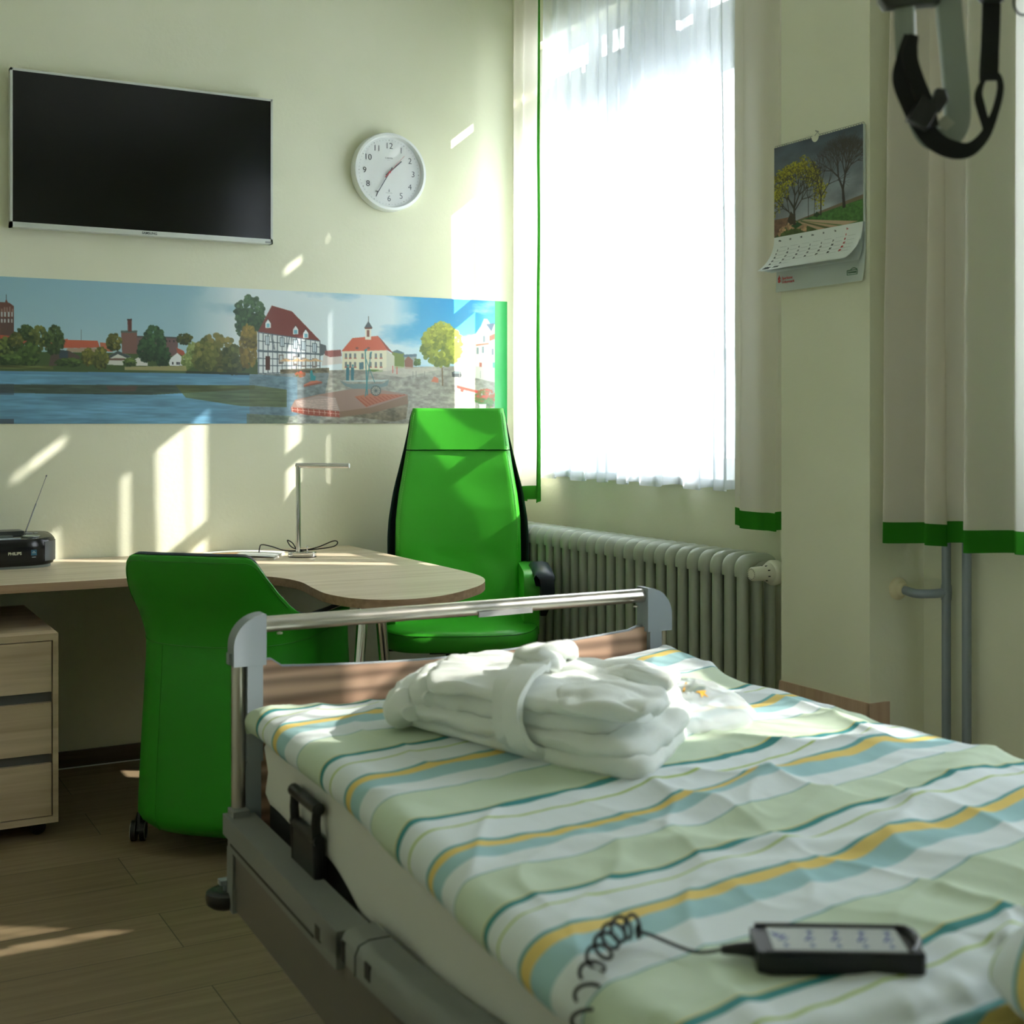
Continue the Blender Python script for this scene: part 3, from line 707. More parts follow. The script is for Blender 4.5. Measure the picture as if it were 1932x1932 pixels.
# ------------------------------------------------------------ wall clock 1:36
def clock():
    cx, cz, R = -.582, 2.247, .158; yf = -.045
    root = empty('wall_clock', (cx, 0, cz), label='round white wall clock with black numerals right of the television', cat='clock')
    prof = [(R * .86, -.012), (R * .99, -.001), (R, -.004), (R, -.035), (R - .004, yf), (R - .014, yf - .001), (R - .017, yf + .006), (R - .018, -.022)]
    bm = B(); lathe(bm, prof, 72, (cx, 0, cz), 'Y'); fin('rim', bm, mat('clock_rim_white', (232, 236, 236), .3, .1), root, world=True)
    bm = B(); lathe(bm, [(0, -.023), (R - .0175, -.023)], 72, (cx, 0, cz), 'Y'); fin('dial', bm, mat('dial_white', (226, 230, 230), .5), root, world=True)
    ink = mat('dial_ink', (40, 48, 60), .6); bm = B(); Y0 = -.0236
    for h in range(1, 13):
        a = PI / 2 - h * PI / 6; r = R * .67
        bm = B(); add_text(bm, str(h), .034, basis((cx + r * math.cos(a), Y0, cz + r * math.sin(a)), (1, 0, 0), (0, 0, 1)), bold=-.0003)
        fin('numeral', bm, ink, root, world=True, smooth=0)
    bm = B()
    for k in range(60):
        a = k * PI / 30; r = R * .82
        if k % 5 == 0: cyl(bm, (cx + r * math.cos(a), Y0, cz + r * math.sin(a)), (cx + r * math.cos(a), Y0 - .0003, cz + r * math.sin(a)), .0017, 8)
        else:
            p = Vector((cx + (r - .0018) * math.cos(a), Y0, cz + (r - .0018) * math.sin(a))); q = Vector((cx + (r + .002) * math.cos(a), Y0, cz + (r + .002) * math.sin(a)))
            tube(bm, [p, q], .0004, 4)
    fin('minute_marks', bm, ink, root, world=True, smooth=0)
    bm = B(); add_text(bm, 'CANTEX', .0085, basis((cx, Y0, cz + .057), (1, 0, 0), (0, 0, 1)), bold=-.0001)
    box(bm, (cx - .0075, Y0 - .0003, cz + .0485), (cx - .002, Y0, cz + .0492)); box(bm, (cx + .001, Y0 - .0003, cz + .0485), (cx + .004, Y0, cz + .0495))
    prism(bm, [(cx - .003, cz - .078), (cx + .003, cz - .078), (cx, cz - .064)], Y0, Y0 - .0003, axes='XZY'); box(bm, (cx - .014, Y0 - .0003, cz - .0835), (cx + .014, Y0, cz - .0825)); fin('dial_lettering', bm, mat('soft_ink', (110, 118, 128), .6), root, world=True, smooth=0)
    def hand(name, ang, l, tail, w, y, m):
        a = PI / 2 - math.radians(ang); d = Vector((math.cos(a), 0, math.sin(a))); n = Vector((-d.z, 0, d.x)); bm = B()
        c = Vector((cx, y, cz)); v = []
        for yy in (0, -.001):
            o = Vector((0, yy, 0)); v.append([bm.verts.new(c + o + q) for q in (d * l + n * w * .7, d * l - n * w * .7, -d * tail - n * w, -d * tail + n * w)])
        bm.faces.new(v[0]); bm.faces.new(v[1][::-1])
        for i in range(4): bm.faces.new((v[0][i], v[0][(i + 1) % 4], v[1][(i + 1) % 4], v[1][i]))
        return fin(name, bm, m, root, world=True, smooth=0)
    hand('hour_hand', 47.5, .072, .02, .0028, -.026, ink); hand('minute_hand', 211, .105, .022, .0020, -.029, ink)
    red = mat('red_hand', (196, 60, 70), .5); o = hand('second_hand', 42, .095, .0, .0006, -.032, red)
    bm = B(); a = PI / 2 - math.radians(222); d = Vector((math.cos(a), 0, math.sin(a))); c = Vector((cx, -.0325, cz))
    tube(bm, [c, c + d * .03], .0022, 6); cyl(bm, c, c + Vector((0, .004, 0)), .0045, 16); fin('hand_hub', bm, red, root, world=True)
    bm = B(); lathe(bm, [(0, -.040), (R - .0165, -.040)], 64, (cx, 0, cz), 'Y'); fin('cover_glass', bm, GLASS, root, world=True)
clock()

# ------------------------------------------------------------ desk
ASH = wood('ash_veneer', (222, 208, 184), (196, 178, 150), 'X', 1.0, .4)
ASHE = wood('ash_edge_band', (176, 146, 116), (150, 122, 94), 'X', 1.6, .5)
def desk():
    top, th = .75, .026
    pts = [(-2.75, -.005), (-.748, -.005)]
    tail = [(-.745, -.50), (-.745, -.80), (-.748, -1.06), (-.775, -1.22), (-.84, -1.345), (-.93, -1.44), (-1.06, -1.535), (-1.19, -1.565), (-1.30, -1.50), (-1.345, -1.36), (-1.335, -1.20), (-1.318, -1.04), (-1.345, -.90), (-1.42, -.79), (-1.54, -.715), (-1.70, -.70), (-1.95, -.70), (-2.75, -.70)]
    sp = smooth_path([(x, y, 0) for x, y in tail], 6)
    poly = pts + [(p.x, p.y) for p in sp]
    root = empty('desk', (-1.5, -.4, 0), label='pale wood wall desk with a rounded peninsula end on chrome legs', cat='desk')
    bm = B(); prism(bm, poly[::-1], top - th, top, 1, 0); fin('desk_top', bm, [ASH, ASHE], root, world=True, bevel=.0015, seg=2)
    for a, b in (((-1.195, -1.375), (-1.115, -1.335)), ((-1.235, -1.35), (-1.33, -1.46))):
        bm = B(); tube(bm, [(a[0], a[1], top - th), (b[0], b[1], .004)], .0155, 20); cyl(bm, (b[0], b[1], 0), (b[0], b[1], .012), .024, 20); cyl(bm, (a[0], a[1], top - th - .006), (a[0], a[1], top - th), .035, 20)
        fin('leg', bm, CHROME, root, world=True)
    bm = B(); box(bm, (-2.75, -.10, top - th - .05), (-.80, -.06, top - th)); box(bm, (-2.70, -.64, 0), (-2.66, -.02, top - th)); fin('support_rail', bm, DKGREY, root, world=True)
desk()

def pedestal():
    x0, x1, yf, yb, zt = -2.43, -1.99, -.80, -.12, .61
    root = empty('drawer_cabinet', ((x0 + x1) / 2, (yf + yb) / 2, 0), label='pale wood drawer cabinet with grey grip gaps under the desk', cat='cabinet')
    bm = B(); box(bm, (x0, yf, zt - .02), (x1, yb, zt)); box(bm, (x0, yf, .045), (x1, yb, .065)); box(bm, (x0, yf, .065), (x0 + .016, yb, zt - .02)); box(bm, (x1 - .016, yf, .065), (x1, yb, zt - .02)); box(bm, (x0, yb - .012, .065), (x1, yb, zt - .02))
    fin('body', bm, wood('cabinet_veneer', (206, 186, 156), (178, 158, 128), 'X', 1.0, .45), root, world=True, bevel=.001)
    bm = B(); box(bm, (x0 + .016, yf + .022, .065), (x1 - .016, yf + .03, zt - .02)); fin('grip_channel', bm, mat('grip_grey', (120, 124, 126), .3, .6), root, world=True)
    V = wood('drawer_veneer', (204, 184, 154), (176, 156, 126), 'X', 1.0, .45)
    for a, b in ((.437, .587), (.253, .405), (.068, .223)):
        bm = B(); box(bm, (x0 + .018, yf - .001, a), (x1 - .020, yf + .019, b)); fin('drawer', bm, V, root, world=True, bevel=.001)
    for x in (x0 + .05, x1 - .05):
        for y in (yf + .06, yb - .06):
            bm = B(); cyl(bm, (x, y - .01, .0225), (x, y + .01, .0225), .0225, 20); box(bm, (x - .012, y - .012, .03), (x + .012, y + .012, .045)); fin('castor', bm, BLACKP, root, world=True)
pedestal()

def desk_lamp():
    z = .75; c = Vector((-1.063, -.346, z))
    root = empty('desk_lamp', c, label='slim chrome desk lamp with a bent tube arm and black cable', cat='lamp')
    n = 48; bm = B()
    for r0, h0, h1 in ((0, .003, .020),):
        poly = []
        for k in range(n):
            a = 2 * PI * k / n; x = .052 * math.copysign(abs(math.cos(a)) ** .6, math.cos(a)); y = .030 * math.copysign(abs(math.sin(a)) ** .9, math.sin(a)); poly.append((x, y))
        prism(bm, poly, h0, h1)
    bmesh.ops.rotate(bm, verts=bm.verts, matrix=Matrix.Rotation(math.radians(-30), 3, 'Z'))
    fin('base', bm, CHROME, root, bevel=.003, seg=3)
    bm = B(); prism(bm, [(p[0] * .98, p[1] * .98) for p in poly], 0, .0032); bmesh.ops.rotate(bm, verts=bm.verts, matrix=Matrix.Rotation(math.radians(-30), 3, 'Z')); fin('base_pad', bm, BLACKP, root)
    px, py = -.012, .012
    top = .333
    bm = B(); cyl(bm, (px, py, .02), (px, py, top), .0092, 20); fin('pole', bm, CHROME, root)
    d = Vector((.80, -.60, 0)).normalized()
    bm = B(); tube(bm, [Vector((px, py, top)) - d * .008, Vector((px, py, top)) + d * .190], .0092, 20); fin('arm', bm, CHROME, root, smooth=50)
    bm = B(); tube(bm, [Vector((px, py, top)) + d * .1895, Vector((px, py, top)) + d * .1925], .0084, 20); fin('end_cap', bm, FRAMEW, root)
    bm = B(); cyl(bm, (.016, -.006, .02), (.016, -.006, .034), .0035, 12); lathe(bm, [(0, .042), (.002, .038), (.0035, .034)], 12, (.016, -.006, 0)); fin('switch', bm, CHROME, root)
    pts = [(-.02, .01, .028), (-.03, .02, .05), (-.045, .035, .060), (-.03, .03, .035), (0, .0, .026), (.05, -.02, .035), (.10, -.05, .058), (.115, -.055, .052), (.10, -.05, .038), (.05, -.015, .028), (.0, .02, .022), (-.05, .05, .022), (-.09, .08, .036), (-.12, .10, .042), (-.125, .11, .03), (-.127, .115, .004)]
    bm = B(); tube(bm, smooth_path(pts, 6), .0022, 8); fin('cable', bm, BLACKP, root)
desk_lamp()

def booklet():
    z = .75
    o = empty('booklet', (-1.262, -.225, z), math.radians(-30), label='thin white booklet lying on the desk left of the lamp', cat='booklet')
    bm = B(); grid(bm, 14, 8, lambda s, t: Vector((-.15 + .3 * s, -.1 + .2 * t, .006 + .006 * math.sin(PI * s) * (1 if True else 0) + .004 * s)))
    fin('cover', bm, mat('glossy_paper', (232, 236, 238), .3), o)
    bm = B(); box(bm, (-.149, -.099, 0), (.149, .099, .0055)); fin('pages', bm, mat('paper_pages', (225, 222, 212), .8), o)
    bm = B(); grid(bm, 6, 4, lambda s, t: Vector((-.1 + .1 * s, -.05 + .07 * t, .0068 + .006 * math.sin(PI * ((-.1 + .1 * s) + .15) / .3) + .004 * ((-.1 + .1 * s) + .15) / .3))); fin('cover_picture', bm, mat('cover_orange', (206, 160, 110), .4), o)
booklet()

def radio():
    z = .75
    root = empty('radio', (-2.095, -.165, z), math.radians(2), label='black portable radio with silver dial and raised antenna at the desk end', cat='radio')
    w, d, h = .40, .25, .098
    def outline(sc=1.0, n=60):
        P = []
        for k in range(n):
            a = 2 * PI * k / n; x = w / 2 * math.copysign(abs(math.cos(a)) ** .42, math.cos(a))
            y = (-.5 if math.sin(a) < 0 else .35) * d * abs(math.sin(a)) ** (.75 if math.sin(a) < 0 else .35)
            P.append((x * sc, y * sc + .02))
        return P
    bm = B(); rows = []
    prof = [(.90, .006), (.97, .012), (1.0, .03), (1.0, .07), (.99, h - .008), (.955, h)]
    for s, zz in prof: rows.append([bm.verts.new((x, y, zz + (.012 * (y + .1) / .2 if zz > .05 else 0))) for x, y in outline(s)])
    for i in range(len(rows) - 1):
        for k in range(60): bm.faces.new((rows[i][k], rows[i][(k + 1) % 60], rows[i + 1][(k + 1) % 60], rows[i + 1][k]))
    bm.faces.new(rows[0][::-1]); bm.faces.new(rows[-1]); fin('case', bm, mat('radio_gloss_black', (16, 17, 19), .16), root, smooth=50)
    bm = B(); prism(bm, outline(.93), 0, .008); fin('foot', bm, mat('radio_foot', (120, 126, 120), .4), root)
    bm = B(); rr = [outline(1.004), outline(1.004)]
    V = []
    for zz in (.022, .088): V.append([bm.verts.new((x, y, zz)) for x, y in [p for p in outline(1.006)]])
    for k in range(60):
        x = V[0][k].co.x
        if x > .150: bm.faces.new((V[0][k], V[0][(k + 1) % 60], V[1][(k + 1) % 60], V[1][k]))
    bmesh.ops.delete(bm, geom=[v for v in bm.verts if not v.link_faces], context='VERTS')
    fin('speaker_grille', bm, mat('radio_speaker_grey', (104, 108, 114), .35, .5), root)
    def zt(y): return h + .012 * (y + .1) / .2
    bm = B(); lathe(bm, [(.030, 0), (.030, .004), (.026, .0045), (.024, .002), (0, .003)], 32, (.115, -.04, zt(-.04))); fin('dial', bm, mat('radio_silver', (176, 184, 182), .25, .7), root)
    bm = B(); box(bm, (-.16, .0, zt(0) - .01), (.10, .09, zt(.05) + .012)); fin('disc_lid', bm, mat('radio_lid_grey', (58, 62, 60), .3), root, bevel=.006, seg=3)
    bm = B(); box(bm, (-.14, -.055, zt(-.05) - .004), (.055, .015, zt(0) + .004)); fin('control_panel', bm, mat('radio_panel_silver', (130, 140, 138), .25, .5), root, bevel=.003)
    bm = B(); box(bm, (-.16, -.085, zt(-.07) - .003), (.075, -.072, zt(-.07) + .0022)); fin('display_strip', bm, mat('radio_strip_white', (190, 200, 205), .3), root)
    bm = B(); box(bm, (.112, .035, zt(.04) - .002), (.135, .05, zt(.04) + .003)); box(bm, (.140, .035, zt(.04) - .002), (.152, .05, zt(.04) + .002)); fin('button', bm, mat('radio_button', (150, 156, 156), .3), root)
    a = Vector((.118, .065, zt(.06) + .006)); b = a + Vector((.075, .04, .185))
    bm = B(); tube(bm, [a, a.lerp(b, .5), a.lerp(b, .501), b], [.0022, .0022, .0013, .0010], 8); cyl(bm, b, b + (b - a).normalized() * .006, .0022, 8); cyl(bm, a - Vector((0, 0, .012)), a, .004, 10); fin('antenna', bm, mat('antenna_metal', (110, 114, 118), .35, .8), root)
    bm = B(); add_text(bm, 'PHILIPS', .0135, basis((.052, -.1055, .052), (1, 0, 0), (0, 0, 1)), bold=.0004); fin('brand_lettering', bm, mat('cream_ink', (206, 206, 180), .5), root, smooth=0)
    bm = B(); box(bm, (.104, -.1045, .044), (.122, -.098, .062)); fin('sticker', bm, mat('sticker_blue', (40, 100, 130), .4), root, bevel=.001)
    bm = B(); box(bm, (.107, -.1050, .052), (.119, -.1042, .0535)); box(bm, (.110, -.1050, .0565), (.116, -.1042, .058)); box(bm, (.107, -.1050, .0375), (.119, -.098, .0385)); fin('sticker_print', bm, mat('sticker_white', (220, 225, 225), .5), root)
radio()

# ------------------------------------------------------------ high back office chair
LEA = mat('green_leather', (62, 176, 42), .36, spec=.5, bump=.12, bscale=350, coat=.06)
LEAD = mat('green_leather_armchair', (40, 150, 26), .42, spec=.45, bump=.1, bscale=350)
NAVY = mat('dark_navy_leather', (34, 46, 58), .42, bump=.15, bscale=350)
def castor(parent, x, y, ang, r=.027, ring=True):
    bm = B(); d = Vector((math.cos(ang), math.sin(ang), 0))
    c = Vector((x, y, r))
    for s in (-1, 1):
        n = Vector((-d.y, d.x, 0)) * s
        tube(bm, [c + n * .006, c + n * .020], [r, r], 24)
    tube(bm, [c + Vector((-d.y, d.x, 0)) * -.008, c + Vector((-d.y, d.x, 0)) * .008], .012, 10)
    tube(bm, [(x, y, r), (x + d.x * .012, y + d.y * .012, r + .03), (x + d.x * .015, y + d.y * .015, r + .05)], [.013, .012, .008], 10)
    o = fin('castor', bm, BLACKP, parent)
    if ring:
        bm = B()
        for s in (-1, 1):
            bm = B()
            n = Vector((-d.y, d.x, 0)) * s; m1 = c + n * .0205
            t = Vector((0, 0, 1)); pts = [m1 + (d * math.cos(q * PI / 12) + t * math.sin(q * PI / 12)) * (r * .86) for q in range(24)]
            tube(bm, pts, .0017, 6, closed=True)
            fin('wheel_ring', bm, mat('wheel_ring_grey', (170, 172, 168), .4) if 'wheel_ring_grey' not in bpy.data.materials else bpy.data.materials['wheel_ring_grey'], o)
    return o

THREAD = mat('green_thread', (110, 200, 80), .6)
def office_chair():
    root = empty('office_chair', (-.547, -.588, 0), math.radians(-25.5), label='bright green high-back office chair behind the desk peninsula', cat='chair')
    # local: faces -y, x to the right of the picture
    ZS = [.46, .56, .66, .76, .86, .96, 1.05, 1.13, 1.21, 1.262, 1.292]
    HW = [.235, .243, .245, .245, .243, .232, .216, .203, .192, .186, .178]
    def yb(z): return interp(z, [.46, .70, .90, 1.10, 1.30], [.195, .225, .232, .258, .30])   # front face of the back
    def front(s, z):
        hw = interp(z, ZS, HW); x = (2 * s - 1) * hw; q = abs(2 * s - 1)
        y = yb(z) - .018 * q ** 2 + .018 * max(0, (q - .90) / .10) ** 2 + (.012 if z > 1.128 else 0) * -1
        y -= .004 * math.exp(-((z - 1.06) / .05) ** 2)
        if z < .80:   # creases low in the back
            y += .007 * (noise.noise(Vector((x * 14 + z * 4, z * 5, 2.3)))) * sm((.80 - z) / .12)
        return Vector((x, y, z))
    bm = B(); nz = 70
    for (za, zb) in ((.46, 1.1275), (1.1315, 1.292)):
        n2 = int(nz * (zb - za)) + 6
        V = grid(bm, 40, n2, lambda s, t: front(s, za + (zb - za) * t))
        # edges roll back to the shell
        back = []
        border = [V[0][j] for j in range(n2)] + [V[i][n2 - 1] for i in range(1, 40)] + [V[39][j] for j in range(n2 - 2, -1, -1)] + [V[i][0] for i in range(38, 0, -1)]
        B2 = []
        for v in border:
            c = v.co; f = .985
            B2.append(bm.verts.new((c.x * (1.012), c.y + .014, c.z + (.003 if c.z > 1.29 else 0))))
        B3 = [bm.verts.new((v.co.x * .995, v.co.y + .03, v.co.z)) for v in B2]
        nb = len(border)
        for i in range(nb):
            bm.faces.new((border[i], border[(i + 1) % nb], B2[(i + 1) % nb], B2[i])); bm.faces.new((B2[i], B2[(i + 1) % nb], B3[(i + 1) % nb], B3[i]))
        bm.faces.new(B3)
    fin('back_upholstery', bm, LEA, root, smooth=70)
    for s in (.025, .975):      # stitched seams down both sides
        bm = B()
        pts = [front(s, .74 + .54 * k / 60) + Vector((0, -.0012, 0)) for k in range(61)]
        for k in range(0, 60): tube(bm, [pts[k], pts[k].lerp(pts[k + 1], .62)], .0011, 5)
        fin('stitching', bm, THREAD, root)
    # dark outer shell
    def shell(s, t):
        z = .44 + (1.285 - .44) * t; hw = interp(z, ZS, HW) + interp(z, [.44, .8, 1.0, 1.2, 1.29], [.030, .034, .024, .008, .004])
        a = PI * s; x = -math.cos(a) * hw; q = math.sin(a)
        return Vector((x, yb(z) + .016 + (.085 if z < 1.2 else .085 - .5 * (z - 1.2)) * q ** .55, z))
    bm = B(); V = grid(bm, 40, 40, shell)
    inner = [[bm.verts.new((v.co.x * .97, v.co.y - .006 if 0 < i < 39 else v.co.y + .004, v.co.z)) for v in r] for i, r in enumerate(V)]
    for i in range(39):
        for j in range(39): bm.faces.new((inner[i][j], inner[i][j + 1], inner[i + 1][j + 1], inner[i + 1][j]))
        for j in (0, 39): bm.faces.new((V[i][j], V[i + 1][j], inner[i + 1][j], inner[i][j]))
    for j in range(39):
        for i in (0, 39): bm.faces.new((V[i][j], V[i][j + 1], inner[i][j + 1], inner[i][j]))
    fin('back_shell', bm, NAVY, root, smooth=60)
    # seat
    def seat_out(a, e=0): 
        x = (.293 + e) * math.copysign(abs(math.cos(a)) ** .55, math.cos(a)); y = (.235 + e) * math.copysign(abs(math.sin(a)) ** .62, math.sin(a)); return x, y - .01
    bm = B(); n = 72; prof = [(0, .496), (-.09, .499), (-.035, .500), (-.012, .497), (-.004, .490), (-.001, .483), (.002, .468), (0, .44), (-.008, .428), (-.03, .422)]
    prev = None
    for e, z in prof:
        if e == 0 and z == .496:
            ring = None; c0 = bm.verts.new((0, -.01, .494)); continue
        ring = []
        for k in range(n):
            a = 2 * PI * k / n; x, y = seat_out(a, e)
            ring.append(bm.verts.new((x, y, z - .012 * sm((-y - .1) / .15) + .003 * noise.noise(Vector((x * 8, y * 8, 0))))))
        if prev is None:
            for k in range(n): bm.faces.new((c0, ring[k], ring[(k + 1) % n]))
        else:
            for k in range(n): bm.faces.new((prev[k], prev[(k + 1) % n], ring[(k + 1) % n], ring[k]))
        prev = ring
    bm.faces.new(prev); fin('seat', bm, LEA, root, smooth=80)
    bm = B(); pts = [];
    for k in range(120):
        a = 2 * PI * k / 120; x, y = seat_out(a, -.002); pts.append(Vector((x, y, .4875 - .012 * sm((-y - .1) / .15))))
    for k in range(120): tube(bm, [pts[k], pts[(k + 1) % 120]], .0010, 5)
    fin('seat_stitching', bm, mat('dark_green_thread', (20, 90, 20), .6), root)
    # armrests
    for s in (-1, 1):
        bm = B()
        def pad(u, v):
            y = .22 - .40 * v; z = .735 - .010 * v - .012 * (1 - math.sin(PI * min(1, v * 1.0 + .0)) ** .3)
            a = PI * u; return Vector((s * (.315 - .032 * math.cos(a)), y, z + .018 * math.sin(a)))
        top = [(.09, .704), (.06, .706), (-.05, .703), (-.16, .696), (-.185, .686)]
        prev = None
        secs = []
        for y, z in top:
            secs.append([(s * .268, y, z - .012), (s * .275, y, z), (s * .318, y, z + .004), (s * .340, y, z - .002), (s * .346, y, z - .016), (s * .335, y, z - .05), (s * .275, y, z - .04)])
        # front face runs down and tapers
        for y, z, w0, w1 in ((-.19, .668, .290, .342), (-.18, .62, .296, .345), (-.16, .58, .296, .335), (-.13, .53, .296, .318)):
            secs.append([(s * w0, y + .04, z + .0), (s * w0, y, z + .0), (s * (w0 * .5 + w1 * .5), y - .004, z), (s * w1, y, z), (s * w1, y + .03, z), (s * w1, y + .05, z), (s * w0, y + .05, z)])
        R = [[bm.verts.new(p) for p in sec] for sec in secs]
        for i in range(len(R) - 1):
            for k in range(7): bm.faces.new((R[i][k], R[i][(k + 1) % 7], R[i + 1][(k + 1) % 7], R[i + 1][k]))
        bm.faces.new(R[0]); bm.faces.new(R[-1][::-1])
        arm = fin('armrest', bm, NAVY, root, smooth=60)
        bm = B(); prism(bm, [(.25, .46), (.25, .690), (.05, .690), (-.10, .688), (-.13, .67), (-.13, .60), (-.10, .46)], *sorted((s * .236, s * .294)), axes='YZX')
        fin('arm_panel', bm, LEA, arm, bevel=.01, seg=3, smooth=60)
    bm = B(); box(bm, (-.11, -.13, .395), (.11, .13, .424)); box(bm, (-.27, -.03, .40), (-.10, .01, .415)); box(bm, (-.29, -.045, .393), (-.22, .02, .42)); box(bm, (.10, -.03, .40), (.24, .0, .412)); box(bm, (-.05, -.02, .36), (.05, .05, .40)); box(bm, (-.03, .08, .40), (.03, .26, .50)); fin('mechanism', bm, BLACKP, root, bevel=.004)
    bm = B(); cyl(bm, (0, 0, .10), (0, 0, .26), .026); cyl(bm, (0, 0, .26), (0, 0, .37), .014); fin('gas_lift', bm, BLACKP, root)
    for k in range(5):
        a = k * 2 * PI / 5 + .3; d = Vector((math.cos(a), math.sin(a), 0)); bm = B()
        tube(bm, [d * .02 + Vector((0, 0, .115)), d * .16 + Vector((0, 0, .10)), d * .285 + Vector((0, 0, .078))], [.026, .021, .015], 14); fin('base_arm', bm, CHROME, root)
        castor(root, d.x * .285, d.y * .285, a + .8)
    root.scale = (.975, .975, 1)
    for o in list(root.children) + [g for c in root.children for g in c.children]:
        if o.name.split('.')[0] in ('castor', 'wheel_ring', 'base_arm', 'gas_lift'): continue
        for v in o.data.vertices: v.co.z += .018 * (1 - max(0, min(1, (v.co.z - .5) / .79)))
office_chair()

# ------------------------------------------------------------ tub armchair (seen from behind)
def armchair():
    root = empty('tub_armchair', (-1.470, -.998, 0), math.radians(46), label='dark green tub armchair on castors with its back to the bed', cat='armchair')
    # local: faces +x ; theta 180 deg = back
    def rim(th):      # height of the upholstered rim for an angle measured from the back
        a = abs(th)
        return interp(a, [0, 30, 34, 39, 45, 52, 59, 66, 80, 180], [.870, .870, .862, .815, .760, .715, .690, .680, .676, .676])
    def rad(th, z):
        a = math.radians(th)
        # rounded square footprint
        cx, sy = -math.cos(a), math.sin(a)
        e = 2.7 + 1.0 * sm((z - .55) / .3); bx, by = .303 if cx < 0 else .36, .284
        r = 1.0 / ((abs(cx) / bx) ** e + (abs(sy) / by) ** e) ** (1 / e)
        f = interp(z, [.06, .10, .30, .55, .62, .70, .78, .87], [.96, 1.03, 1.0, .955, .945, .965, 1.0, 1.045])
        if abs(th) > 100: f = min(f, 1.0)
        return r * f
    TH = 140
    def P(th, z, off=0):
        r = rad(th, z) + off; a = math.radians(th); return Vector((-math.cos(a) * r - .060 * sm((z - .60) / .27) * sm(.5 + .9 * math.cos(a)), math.sin(a) * r, z))
    n = 120; bm = B(); ths = [-TH + 2 * TH * i / n for i in range(n + 1)]
    rows = []
    nz = 36
    for th in ths:
        top = rim(th); zs = [.062 + (top - .062 - .006) * (j / nz) for j in range(nz + 1)]
        rows.append([bm.verts.new(P(th, z, -.014 if j == 0 else (-.001 if abs(z - .60) < .011 else 0))) for j, z in enumerate(zs)] + [bm.verts.new(P(th, top - .001, -.004)), bm.verts.new(P(th, top - .001, -.010)), bm.verts.new(P(th, top - .003, -.016))])
    for i in range(n):
        for j in range(len(rows[0]) - 1): bm.faces.new((rows[i][j], rows[i + 1][j], rows[i + 1][j + 1], rows[i][j + 1]))
    # bottom rim turned inwards, closed front below the seat
    base = [r[0] for r in rows]; c = bm.verts.new((0, 0, .066))
    for i in range(n): bm.faces.new((base[i], base[i + 1], c))
    fr = []
    for th0, r0 in ((TH, rows[-1]), (-TH, rows[0])): fr.append(r0)
    A = fr[0]; D = fr[1]
    zz = [v.co.z for v in A]; idx = [k for k, z in enumerate(zz) if z < .42]
    last = None
    m = 20; cols = []
    for q in range(m + 1):
        t = q / m; col = []
        for k in idx:
            if q == 0: col.append(A[k])
            elif q == m: col.append(D[k])
            else:
                p = A[k].co.lerp(D[k].co, t); p = Vector((p.x + .035 * math.sin(PI * t), p.y, p.z)); col.append(bm.verts.new(p))
        cols.append(col)
    for q in range(m):
        for k in range(len(idx) - 1): bm.faces.new((cols[q][k], cols[q + 1][k], cols[q + 1][k + 1], cols[q][k + 1]))
    fin('shell', bm, LEAD, root, smooth=60)
    bm = B()   # seams: horizontal and two vertical
    tube(bm, [P(th, .602 + .03 * (abs(th) / 100) ** 2, .0004) for th in ths if abs(th) < 96], .0016, 6)
    for th in (-26, 26): tube(bm, [P(th, .07 + .53 * k / 20, .0002) for k in range(21)], .0013, 6)
    tube(bm, [P(th, rim(th) - .018, .0006) for th in ths if abs(th) < 50], .0014, 6)
    fin('seam_piping', bm, mat('piping_green', (46, 140, 34), .5), root)
    # dark lining with its visible edge strip
    bm = B(); rows = []
    for th in ths:
        top = rim(th); rows.append([bm.verts.new(P(th, top + .001, -.010)), bm.verts.new(P(th, top + .006, -.024)), bm.verts.new(P(th, top - .004, -.058)), bm.verts.new(P(th, top - .05, -.068)), bm.verts.new(P(th, .42 + (top - .42) * .4, -.070)), bm.verts.new(P(th, .36, -.075))])
    for i in range(n):
        for j in range(5): bm.faces.new((rows[i][j], rows[i][j + 1], rows[i + 1][j + 1], rows[i + 1][j]))
    fin('inner_lining', bm, NAVY, root, smooth=60)
    bm = B(); pts = []
    for k in range(64):
        a = 2 * PI * k / 64; pts.append((.235 * math.copysign(abs(math.cos(a)) ** .6, math.cos(a)) + .012, .205 * math.copysign(abs(math.sin(a)) ** .6, math.sin(a))))
    prism(bm, pts, .36, .46); fin('seat_cushion', bm, NAVY, root, bevel=.02, seg=4, smooth=70)
    for x, y, a in ((-.17, -.225, 1.2), (-.185, .262, .35), (.24, -.2, 2.0), (.24, .2, .3)):
        castor(root, x, y, a, .030)
armchair()

